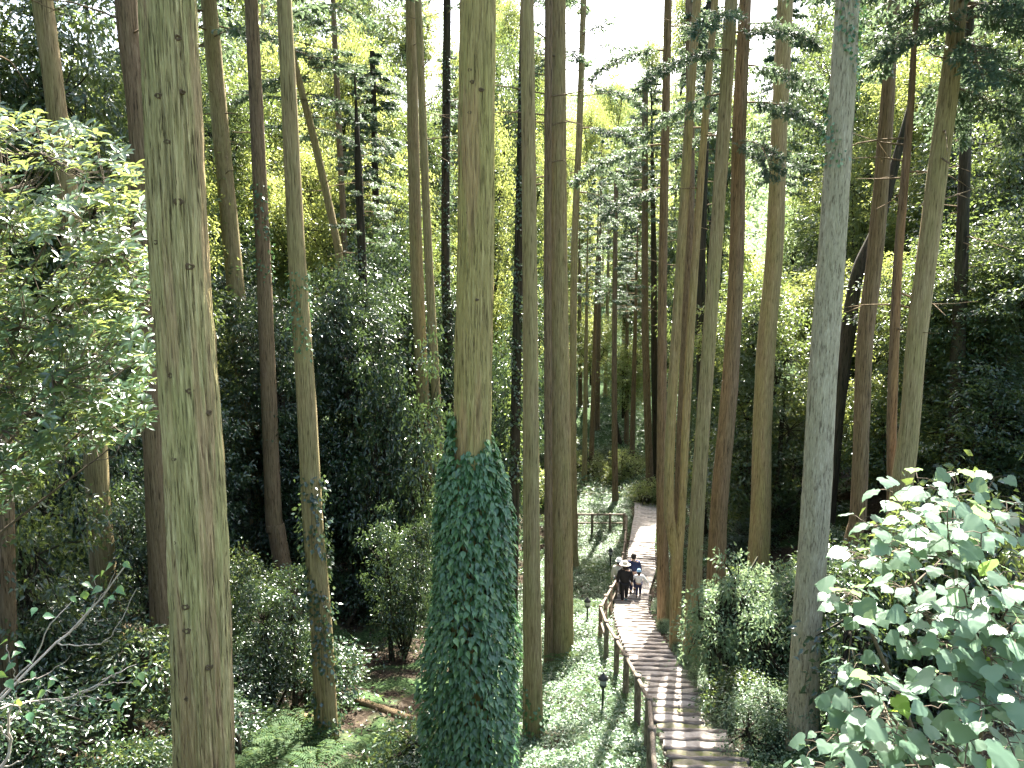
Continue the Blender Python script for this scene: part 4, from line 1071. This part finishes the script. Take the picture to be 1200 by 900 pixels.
# knots on the two nearest trunks
def knot_mesh(k):
    V, Fc = [], []
    prof = [(1.0, -.15), (.82, .18), (.60, .26), (.42, .10), (.22, -.10), (.0, -.16)]
    seg = 14; rr_ = random.Random(k)
    jit = [1 + rr_.uniform(-.18, .18) for _ in range(seg)]
    for r_, z in prof:
        for q in range(seg): V.append((r_ * jit[q] * math.cos(2 * PI * q / seg), r_ * jit[q] * .75 * math.sin(2 * PI * q / seg), z * (1 + rr_.uniform(-.3, .3))))
    for i_ in range(len(prof) - 1):
        for q in range(seg):
            a = i_ * seg + q; b = i_ * seg + (q + 1) % seg
            Fc += [(a, b, b + seg), (a, b + seg, a + seg)]
    return npmesh('knot', np.array(V), np.array(Fc), M['brown'], True)
KN = [knot_mesh(k) for k in range(4)]
def knots(key, lst, depth):
    t, W, rd = TREES[key]
    for k, (px, py, s) in enumerate(lst):
        c = at(600, py, depth); c = on_line(W, c.z)
        r_ = float(np.interp(c.z, [p.z for p in W], rd))
        # centre of the trunk in the picture at this height
        cpx = 600 + F * c.x / camdepth(c)
        sn = max(-.9, min(.9, (px - cpx) / (r_ * F / camdepth(c))))
        nrm = Vector((sn, -math.sqrt(1 - sn * sn), 0))
        o_ = obj('knot', KN[k % 4], t, c + nrm * (r_ - .004) - t.location, nrm.to_track_quat('Z', 'Y').to_euler(), s)
knots('big', [(218, 50, .035), (199, 118, .035), (223, 112, .030), (209, 170, .028), (221, 238, .045), (195, 284, .032), (232, 312, .042), (213, 435, .034), (234, 453, .036), (251, 481, .034), (216, 530, .026), (217, 625, .024), (230, 697, .040), (232, 724, .042), (255, 769, .038), (232, 801, .030), (240, 660, .02)], 7.0)
knots('mid', [(551, 86, .03), (554, 100, .034), (565, 109, .036), (551, 135, .03), (572, 200, .022), (548, 250, .02), (560, 350, .025)], 10.6)

# ------------------------------------------------------------------ rosette bush at left
def bush():
    root = Vector((-9.3, 9.5, 0)); root.z = gz(root.x, root.y)
    b = thing('rosette_bush', 'tall sunlit bush with whorls of narrow glossy leaves at the left edge', 'bush', root)
    poly_top = lambda px: np.interp(px, [-80, 0, 60, 110, 150, 175], [60, 115, 135, 150, 175, 240])
    poly_bot = lambda px: np.interp(px, [-80, 0, 60, 120, 175], [640, 600, 540, 520, 500])
    cs = []
    while len(cs) < 1500:
        px = rnd.uniform(-90, 176); py = rnd.uniform(120, 640)
        if not (poly_top(px) < py < poly_bot(px)): continue
        # lumps and hollows
        k = mnoise.noise(Vector((px * .018, py * .018, 3.3)))
        if k < -.2 and rnd.random() < .8: continue
        Y = 7.4 + 2.4 * rnd.random() ** 1.3 + .9 * k
        cs.append(at(px, py, Y))
    P, D, N, L, sc = [], [], [], [], []
    for c in cs:
        ax_ = Vector((rnd.uniform(-.5, .5), rnd.uniform(-.9, .2), 1)).normalized()
        u = ax_.orthogonal().normalized(); v = ax_.cross(u)
        m = rnd.randint(6, 9); a0 = rnd.random() * 6.28
        for q in range(m):
            a = a0 + q * 2 * PI / m + rnd.uniform(-.25, .25)
            o_ = u * math.cos(a) + v * math.sin(a)
            el = rnd.uniform(-.15, .55)
            d = o_ + ax_ * el
            P.append(tuple(c + o_ * .012 - ax_ * rnd.uniform(0, .05))); D.append(tuple(d)); N.append(tuple(ax_ - o_ * el * .8)); L.append(rnd.uniform(.085, .15))
            sc.append(c.y)
    P, D, N, L, sc = map(np.array, (P, D, N, L, sc))
    order = np.argsort(sc - L * 4); pick, rest = order[:300], order[300:]
    V, Fc = leaves(LANCE, P[rest] - np.array(root), D[rest], N[rest], L[rest], L[rest] * .36)
    o_ = obj('foliage', npmesh('foliage', V, Fc, M['bush'], False, np.repeat(nr.rand(len(rest)), len(LANCE[1]))), b); o_['kind'] = 'stuff'
    lm = leafobjmesh('leaf', LANCE, .36, M['bush'])
    for q in pick: obj('leaf', lm, b, Vector(P[q]) - root, leafframe(D[q], N[q]), float(L[q]))
    # stems: a few limbs, then a twig from the nearest limb point to every whorl
    limbs = []
    for q in range(34):
        tip = cs[rnd.randrange(len(cs))]
        m1 = root.lerp(tip, .45) + Vector((rnd.uniform(-.4, .1), rnd.uniform(-.3, .5), .5))
        limbs.append(smoothpath([root + Vector((rnd.uniform(-.2, .2), rnd.uniform(-.2, .2), -.2)), m1, tip], 14))
    st = [tube(l_ - np.array(root), np.linspace(.045, .006, 14), 5, False) for l_ in limbs]
    allp = np.vstack([l_[5:] for l_ in limbs])
    for c in cs:
        if rnd.random() < .45: continue
        c_ = np.array(c); k = np.argmin(np.linalg.norm(allp - c_, axis=1) + .5 * np.clip(allp[:, 2] - c_[2], 0, None))
        a = allp[k]; m_ = (a + c_) / 2 + np.array([0, .08, -.12])
        st.append(tube(smoothpath([a, m_, c_], 5) - np.array(root), [.007, .006, .005, .004, .003], 3, False))
    obj('stems', npmesh('stems', *join(st), M['twig']), b)
bush()

# ------------------------------------------------------------------ pale broad-leaved plant at lower right
def bigleaf():
    root = Vector((3.6, 4.9, 0)); root.z = gz(root.x, root.y)
    b = thing('broad_leaved_shrub', 'pale blue-green shrub with big pointed heart-shaped leaves at lower right', 'shrub', root)
    tips = [(1035, 565, 4.6), (1075, 560, 4.8), (1120, 555, 4.4), (1165, 560, 4.7), (1190, 590, 4.2), (1010, 610, 4.5), (1060, 600, 4.2), (1110, 600, 4.1), (1150, 625, 4.0), (1000, 655, 4.7), (1040, 640, 4.3), (1090, 640, 4.5),
            (990, 700, 4.6), (1010, 730, 4.8), (1075, 715, 4.0), (1130, 690, 3.9), (1180, 670, 3.8), (1190, 730, 3.7), (1110, 760, 3.8), (1060, 750, 4.2), (1160, 770, 3.7), (1000, 770, 4.6), (980, 830, 4.4), (1030, 800, 4.1),
            (950, 880, 4.2), (1000, 880, 4.0), (1050, 860, 3.7), (1100, 830, 3.6), (1150, 840, 3.5), (1200, 820, 3.5), (1080, 905, 3.5), (1130, 900, 3.4), (1190, 890, 3.3), (1030, 925, 3.7), (965, 925, 4.0), (1225, 650, 4.0), (1230, 740, 3.7), (1230, 850, 3.4), (1120, 640, 5.2), (1170, 700, 5.0), (1090, 790, 4.9), (1140, 730, 4.8), (1050, 690, 5.1), (1190, 780, 4.6), (1110, 870, 4.5), (1010, 840, 4.8), (970, 860, 4.7), (1060, 920, 4.4), (930, 900, 4.6), (1170, 860, 4.2)]
    st = []; L_ = []
    bm_ = leafobjmesh('leaf', BIGLOBED, 1.0, M['big']); lm_ = leafobjmesh('leaf', BIGLOBED, 1.0, M['biglime'])
    cnt = 0
    hub = root + Vector((0, 0, .3))
    mains = []
    for q in range(5):
        e = at([1020, 1080, 1150, 1190, 1060][q], [690, 640, 650, 760, 830][q], [4.9, 4.7, 4.4, 3.9, 4.2][q]) + Vector((0, 0.25, -.12))
        m_ = hub.lerp(e, .5) + Vector((rnd.uniform(-.1, .2), .15, .15))
        l_ = smoothpath([root + Vector((0, 0, -.2)), m_, e], 14); mains.append(l_)
        st.append(tube(l_ - np.array(root), np.linspace(.03, .009, 14), 7, False))
    allp = np.vstack([l_[5:] for l_ in mains])
    for k, (px, py, Y) in enumerate(tips):
        tip = at(px, py, Y)
        c_ = np.array(tip); a = allp[np.argmin(np.linalg.norm(allp - c_, axis=1) + .8 * np.clip(allp[:, 2] - c_[2], 0, None))]
        pth = smoothpath([a, (a + c_) / 2 + np.array([0, .03, -.03]), c_], 8)
        st.append(tube(pth - np.array(root), np.linspace(.008, .003, 8), 5, False))
        m = 12 if k % 3 else 10
        a0 = rnd.random() * 6.28
        for q in range(m):
            s = 1 - (q // 2) * .13
            p0 = Vector(pth[0]).lerp(Vector(pth[-1]), s)
            az = a0 + q * 2.4 + rnd.uniform(-.3, .3)
            o_ = Vector((math.cos(az), math.sin(az) - .25, 0))
            pet = rnd.uniform(.04, .11) + .02 * (q // 2)
            lp = p0 + o_ * pet + Vector((0, 0, .015 + rnd.uniform(-.02, .03)))
            st.append(tube(np.array([tuple(p0), tuple((p0 + lp) / 2 + Vector((0, 0, .01))), tuple(lp)]) - np.array(root), [.003, .0025, .002], 3, False))
            d = o_.normalized() + Vector((0, 0, -rnd.uniform(.05, .55)))
            n_ = Vector((rnd.gauss(0, .38), rnd.gauss(-.25, .35), 1))
            L_.append((lp, d, n_, rnd.uniform(.075, .14) * (1.0 if q > 1 else .75)))
    L_.sort(key=lambda e: e[0].y)
    for e in L_[:300]:
        lime = rnd.random() < .035
        o_ = obj('leaf', lm_ if lime else bm_, b, e[0] - root, leafframe(e[1], e[2]), e[3])
        if lime: o_['label'] = 'yellow-green leaf'
    rest = L_[300:]
    if rest:
        V, Fc = leaves(BIGLOBED, np.array([tuple(e[0] - root) for e in rest]), np.array([tuple(e[1]) for e in rest]), np.array([tuple(e[2]) for e in rest]), np.array([e[3] for e in rest]), np.array([e[3] for e in rest]))
        o_ = obj('foliage', npmesh('foliage', V, Fc, M['big'], False, nr.rand(len(Fc)) * .0), b); o_['kind'] = 'stuff'
    obj('stems', npmesh('stems', *join(st), M['twig']), b)
bigleaf()

# ------------------------------------------------------------------ sparse twiggy branch at lower left
def twiggy():
    Y = 4.0
    root = at(-60, 960, Y + .2)
    rootg = Vector((root.x, root.y, gz(root.x, root.y)))
    b = thing('twiggy_shrub', 'nearly bare pale twiggy shrub with a few yellow and green leaves at lower left', 'shrub', rootg)
    lines = [([(-60, 960), (-20, 850), (20, 800), (67, 753), (105, 715), (150, 660)], .010),
             ([(67, 753), (90, 735), (118, 700), (135, 672)], .004), ([(67, 755), (100, 757), (130, 745), (160, 690)], .004),
             ([(-20, 840), (0, 815), (40, 770), (60, 730), (85, 705)], .006), ([(20, 800), (55, 790), (85, 768)], .004),
             ([(-60, 960), (0, 900), (12, 870), (8, 840), (20, 818)], .012), ([(12, 870), (-5, 845), (-10, 820)], .006), ([(8, 850), (22, 835), (18, 812)], .005), ([(0, 900), (25, 892), (35, 880)], .005),
             ([(0, 830), (40, 822), (90, 815), (125, 795), (160, 778)], .006), ([(90, 815), (130, 800), (165, 800)], .003), ([(85, 812), (110, 818), (135, 822)], .003), ([(60, 820), (85, 826), (100, 828)], .003), ([(120, 797), (140, 788), (150, 770)], .003),
             ([(105, 715), (112, 700), (112, 678)], .003), ([(20, 800), (10, 770), (8, 755)], .003)]
    st = []
    for pts, r_ in lines:
        W_ = [at(x, y, Y + .18 * math.sin(x * .05 + y * .03)) for x, y in pts]
        pth = smoothpath(W_, 16) - np.array(rootg)
        pth += nr.normal(size=pth.shape) * .004
        st.append(tube(pth, np.linspace(r_, r_ * .35, 16), 5, False))
    # trunk down to the ground
    st.append(tube(smoothpath([(0, 0, -.2), (.05, .03, (root.z - rootg.z) * .5), tuple(root - rootg)], 10), np.linspace(.03, .014, 10), 6, False))
    obj('stems', npmesh('stems', *join(st), M['paletwig'], True), b)
    lv = [(100, 685), (99, 696), (104, 715), (129, 663), (113, 676), (130, 700), (148, 661), (116, 690), (125, 705), (165, 792), (160, 800), (93, 812), (101, 829), (73, 818), (49, 828), (135, 825), (143, 820), (130, 785), (108, 820), (35, 838),
          (20, 765), (14, 780), (6, 770), (60, 800), (68, 808), (30, 810), (22, 822), (45, 800), (10, 800), (0, 790), (5, 752), (22, 755), (40, 715), (55, 722), (86, 702), (62, 795), (38, 790), (120, 672), (140, 690), (50, 812), (33, 775), (-5, 760), (128, 815)]
    big_ = leafobjmesh('leaf', OVATE, .62, M['twigleaf'])
    for px, py in lv:
        p = at(px, py, Y + .18 * math.sin(px * .05 + py * .03) + rnd.uniform(-.05, .05))
        d = Vector((rnd.uniform(-.6, 1), rnd.uniform(-.9, .3), rnd.uniform(-.7, .2))); n_ = Vector((rnd.gauss(0, .5), rnd.gauss(-.5, .4), .8))
        obj('leaf', big_, b, p - d.normalized() * .02 - rootg, leafframe(d, n_), rnd.uniform(.05, .075))
twiggy()

for o_ in list(COL.objects):
    if o_.name.split('.')[0] in ('branches',): o_['kind'] = 'stuff'

# ------------------------------------------------------------------ people on the stairs
def plain(name, c, rough=.85):
    return noisemat(name, [(.3, tuple(v * .85 for v in c)), (.7, tuple(min(v * 1.12, 1) for v in c))], 14, rough, .15, 4)
M['skin'] = plain('skin', (.50, .33, .25), .6)
M['black'] = plain('black_cloth', (.012, .012, .014)); M['navy'] = plain('navy_cloth', (.03, .035, .08)); M['whitec'] = plain('white_cloth', (.72, .73, .72))
M['cream'] = plain('cream_straw', (.62, .58, .48)); M['hair'] = plain('black_hair', (.015, .012, .01), .5); M['bluehat'] = plain('light_blue_cloth', (.30, .52, .72)); M['teal'] = plain('teal_shoe', (.05, .30, .32)); M['darkshoe'] = plain('dark_shoe', (.03, .03, .035)); M['grey_c'] = plain('grey_cloth', (.28, .28, .28))
def skinned(name, V, E, Rr, mat, parent, sub=1):
    me = bpy.data.meshes.new(name + '_cage'); me.from_pydata([tuple(v) for v in V], E, [])
    o_ = bpy.data.objects.new(name, me); COL.objects.link(o_)
    md = o_.modifiers.new('skin', 'SKIN')
    for k, r_ in enumerate(Rr):
        rr_ = r_ if hasattr(r_, '__len__') else (r_, r_)
        me.skin_vertices[0].data[k].radius = rr_
    me.skin_vertices[0].data[0].use_root = True
    s_ = o_.modifiers.new('sub', 'SUBSURF'); s_.levels = sub; s_.render_levels = sub
    dg = bpy.context.evaluated_depsgraph_get(); dg.update()
    m2 = bpy.data.meshes.new_from_object(o_.evaluated_get(dg)); m2.name = name
    o_.modifiers.clear(); o_.data = m2
    m2.materials.clear(); m2.materials.append(mat)
    for p in m2.polygons: p.use_smooth = True
    o_.parent = parent
    return o_
def person(P, H, label, top, bottom, shoe, hat, hair, rz=0, stride=.16, arm=(.25, .12), coat_len=.0, hat_brim=.17):
    t = thing('person', label, 'person', P, None, rz)
    k = H / 1.6
    hipz, chest, neck, head = .82 * k, 1.18 * k, 1.34 * k, 1.47 * k
    s = stride * k
    V = [(0, 0, hipz + .05 * k), (0, 0, 1.02 * k), (0, -.01 * k, chest + .06 * k), (0, 0, neck), (0, .015 * k, head - .02 * k), (0, .015 * k, head + .06 * k)]
    Rr = [(.135 * k, .10 * k), (.12 * k, .09 * k), (.15 * k, .10 * k), .055 * k, (.078 * k, .09 * k), (.07 * k, .08 * k)]
    E = [(0, 1), (1, 2), (2, 3), (3, 4), (4, 5)]
    def add(v, r_, par):
        V.append(v); Rr.append(r_); E.append((par, len(V) - 1)); return len(V) - 1
    feet = []
    for sg in (-1, 1):
        ff = s * sg
        a = add((sg * .09 * k, 0, hipz - .04 * k), (.085 * k, .085 * k), 0)
        a = add((sg * .095 * k, ff * .55 + .03 * k, .46 * k), .062 * k, a)
        a = add((sg * .095 * k, ff - .02 * k, .10 * k), .04 * k, a)
        a = add((sg * .10 * k, ff + .12 * k, .045 * k), (.04 * k, .03 * k), a)
        feet.append((sg * .10 * k, ff + .05 * k, .045 * k))
        b_ = add((sg * .19 * k, 0, chest + .07 * k), .058 * k, 2)
        b_ = add((sg * (.24 + arm[0] * .2) * k, -.02 * k + arm[1] * sg * .1, .98 * k), .045 * k, b_)
        b_ = add((sg * (.25 + arm[0] * .35) * k, .05 * k + arm[1] * sg * .25, .78 * k), .03 * k, b_)
        hx_, hy_, hz2 = (sg * (.255 + arm[0] * .38) * k, .07 * k + arm[1] * sg * .3, .71 * k)
        b_ = add((hx_, hy_, hz2), (.018 * k, .035 * k), b_)
        for fi, (fy, fl) in enumerate(((.032, .07), (.012, .08), (-.008, .078), (-.027, .062))):
            c1 = add((hx_, hy_ + fy * k, hz2 - .035 * k), .009 * k, b_)
            add((hx_ - sg * .012 * k, hy_ + fy * k + .008 * k, hz2 - (.035 + fl * .6) * k), .007 * k, c1)
        c1 = add((hx_ - sg * .015 * k, hy_ + .045 * k, hz2 - .01 * k), .010 * k, b_)
        add((hx_ - sg * .02 * k, hy_ + .065 * k, hz2 - .04 * k), .008 * k, c1)
    skinned('body', V, E, Rr, M['skin'], t)
    # jacket: torso shell with sleeves, hem at coat_len below the hip
    Vj = [(0, 0, (.86 - coat_len) * k), (0, 0, 1.02 * k), (0, -.012 * k, chest + .07 * k), (0, 0, neck - .03 * k)]
    Rj = [(.17 * k, .135 * k), (.16 * k, .125 * k), (.175 * k, .125 * k), .075 * k]
    Ej = [(0, 1), (1, 2), (2, 3)]
    for sg in (-1, 1):
        n0 = len(Vj)
        Vj += [(sg * .20 * k, 0, chest + .07 * k), (sg * (.245 + arm[0] * .2) * k, -.02 * k + arm[1] * sg * .1, .98 * k), (sg * (.253 + arm[0] * .35) * k, .05 * k + arm[1] * sg * .25, .79 * k)]
        Rj += [.075 * k, .06 * k, .047 * k]; Ej += [(2, n0), (n0, n0 + 1), (n0 + 1, n0 + 2)]
    Rj = [tuple(v * 1.28 for v in (r_ if hasattr(r_, '__len__') else (r_, r_))) for r_ in Rj]
    skinned('jacket', Vj, Ej, Rj, M[top], t)
    Vt = [(0, 0, hipz + .04 * k)]; Rt = [(.145 * k, .115 * k)]; Et = []
    for sg in (-1, 1):
        ff = s * sg; n0 = len(Vt)
        Vt += [(sg * .09 * k, 0, hipz - .05 * k), (sg * .095 * k, ff * .55 + .03 * k, .46 * k), (sg * .095 * k, ff - .02 * k, .13 * k)]
        Rt += [.098 * k, .075 * k, .058 * k]; Et += [(0, n0), (n0, n0 + 1), (n0 + 1, n0 + 2)]
    Rt = [tuple(v * 1.15 for v in (r_ if hasattr(r_, '__len__') else (r_, r_))) for r_ in Rt]
    skinned('trousers', Vt, Et, Rt, M[bottom], t)
    for (fx, fy, fz) in feet:
        V_, F_ = tube(smoothpath([(fx, fy - .09 * k, fz), (fx, fy, fz + .012), (fx, fy + .12 * k, fz - .01)], 7), np.array([.03, .045, .048, .046, .044, .04, .02]) * k, 10)
        V_[:, 2] = np.maximum(V_[:, 2], .003)
        obj('shoe', npmesh('shoe', V_, F_, M[shoe], True), t)
    hc = Vector((0, .012 * k, head + .02 * k))
    V_, F_ = lathe([(0.0, .125), (.06, .115), (.098, .07), (.108, .01), (.10, -.06), (.075, -.10 if not hair == 'long' else -.17), (.03, -.12)], 16)
    V_ = V_ * k; V_[:, 1] = np.where(V_[:, 1] > .05 * k, .05 * k, V_[:, 1])
    obj('hair', npmesh('hair', V_, F_, M['hair'], True), t, hc + Vector((0, -.012 * k, 0)))
    # a simple face on the far side: nose, eyes, mouth and ears
    fm = []
    V_, F_ = tube([(0, .085 * k, .03 * k), (0, .108 * k, 0), (0, .09 * k, -.012 * k)], [.006 * k, .014 * k, .006 * k], 6); fm.append((V_, F_))
    for sg in (-1, 1): fm.append(tube([(sg * .088 * k, 0, .03 * k), (sg * .098 * k, -.01 * k, .01 * k), (sg * .088 * k, 0, -.02 * k)], [.008 * k, .016 * k, .008 * k], 6))
    obj('face', npmesh('face', *join(fm), M['skin'], True), t, hc)
    em = [tube([(sg * .03 * k, .088 * k, .022 * k), (sg * .045 * k, .084 * k, .022 * k)], [.006 * k, .006 * k], 6) for sg in (-1, 1)] + [tube([(-.022 * k, .088 * k, -.045 * k), (.022 * k, .088 * k, -.045 * k)], [.004 * k, .004 * k], 6)]
    obj('eyes_and_mouth', npmesh('eyes_and_mouth', *join(em), M['darkshoe'], True), t, hc)
    if hat:
        b_ = hat_brim
        V_, F_ = lathe([(0.0, .175), (.05, .172), (.092, .145), (.112, .09), (.118, .055), (b_, .03), (b_ + .006, .022), (.116, .042), (.105, .07)], 20)
        o_ = obj('hat', npmesh('hat', V_ * k, F_, M[hat], True), t, hc, (-.05, .03, 0))
    return t
def stand(px, py):
    # on the tread surface below the pixel
    Y = yfor(py); P = at(px, py, Y)
    return Vector((P.x, P.y, CAMZ - hpath(Y) + .01))
person(stand(731.5, 706), 1.62, 'person seen from behind in a black coat and wide pale sun hat', 'black', 'black', 'teal', 'cream', 'long', 0.05, .13, (.1, .05), .12, .21)
person(stand(748, 700), 1.12, 'child in a white jacket, dark trousers and light blue cap', 'whitec', 'navy', 'darkshoe', 'bluehat', 'long', -.1, .10, (.75, .2), .05, .13)
person(stand(741.5, 694), 1.60, 'dark-haired person in a navy jacket, half hidden behind the other walkers', 'navy', 'navy', 'darkshoe', None, 'short', 0, .14, (.1, .1), .0)
person(stand(724.5, 698), 1.50, 'person in white hat and pale clothes at the left end of the group', 'cream', 'grey_c', 'darkshoe', 'whitec', 'short', 0, .10, (.1, .05), .0, .15)

# ------------------------------------------------------------------ labels that say which one: between which trunks, and how near
MARKS = [(-60, 'left edge'), (112, 'far-left olive trunk'), (225, 'thick furrowed trunk'), (290, 'leaning olive trunk'), (317, 'greyish brown trunk'), (362, 'ivy-clad trunk'), (500, 'twin trunks'), (555, 'ivy column'),
         (623, 'slim straight trunk'), (657, 'thick central trunk'), (777, 'slim stairside trunk'), (799, 'forked trunk'), (850, 'brown crooked trunk'), (895, 'shrub-side olive trunk'), (955, 'grey trunk'), (1010, 'brown leaning trunk'),
         (1068, 'right olive trunk'), (1120, 'far-right black trunk'), (1260, 'right edge')]
NTH = ['nearest', 'second nearest', 'third nearest', 'fourth nearest', 'fifth nearest', 'sixth nearest', 'seventh nearest', 'eighth nearest']
SHORT = {'glossy dark evergreens between the trunks': 'glossy dark evergreen', 'dark evergreens on the right bank': 'low broadleaf tree', 'shrubs on the shaded left slope': 'dark shrub',
         'sunlit trees behind the left trunks': 'background tree', 'leafy trees at upper right': 'high leafy tree', 'leafy trees at upper left': 'tall leafy tree', 'shrubs on the right bank': 'green bank shrub',
         'shrubs beside the thick furrowed trunk': 'low dark shrub', 'ferns left of the ivy column': 'fern', 'sunlit trees in the central gap': 'pale sunlit tree', 'shrubs beyond the far railing': 'shrub beyond the far railing',
         'tall trees at the very back': 'tall rearmost tree', 'cedars at the back of the wood': 'background cedar', 'ferns by the thick furrowed trunk': 'shaded fern'}
bins = {}
for o_ in list(COL.objects):
    g_ = o_.get('group')
    if g_ in SHORT and o_.parent is None:
        P = Vector(o_.location)
        if P.y < 2: continue
        px = 600 + F * P.x / camdepth(P)
        if g_ in ('sunlit trees behind the left trunks',) or 'tall' in g_ or 'leafy' in g_ or 'evergreens' in g_ or 'cedars' in g_: px = 600 + (px - 600) * .97
        k = 0
        while k < len(MARKS) - 2 and MARKS[k + 1][0] < px: k += 1
        bins.setdefault((g_, k), []).append((P.length, o_))
for (g_, k), lst in bins.items():
    lst.sort(key=lambda e: e[0])
    for q, (_, o_) in enumerate(lst):
        pos = '' if len(lst) == 1 else ', ' + ((NTH[q] if q < 7 else 'farther ones') if q < len(lst) - 1 or q == 0 else 'farthest')
        a, b = MARKS[k][1], MARKS[k + 1][1]
        lab = '%s between the %s and the %s%s' % (SHORT[g_], a, b, pos)
        if len(lab.split()) > 16: lab = '%s between %s and %s%s' % (SHORT[g_], a, b, pos)
        o_['label'] = lab
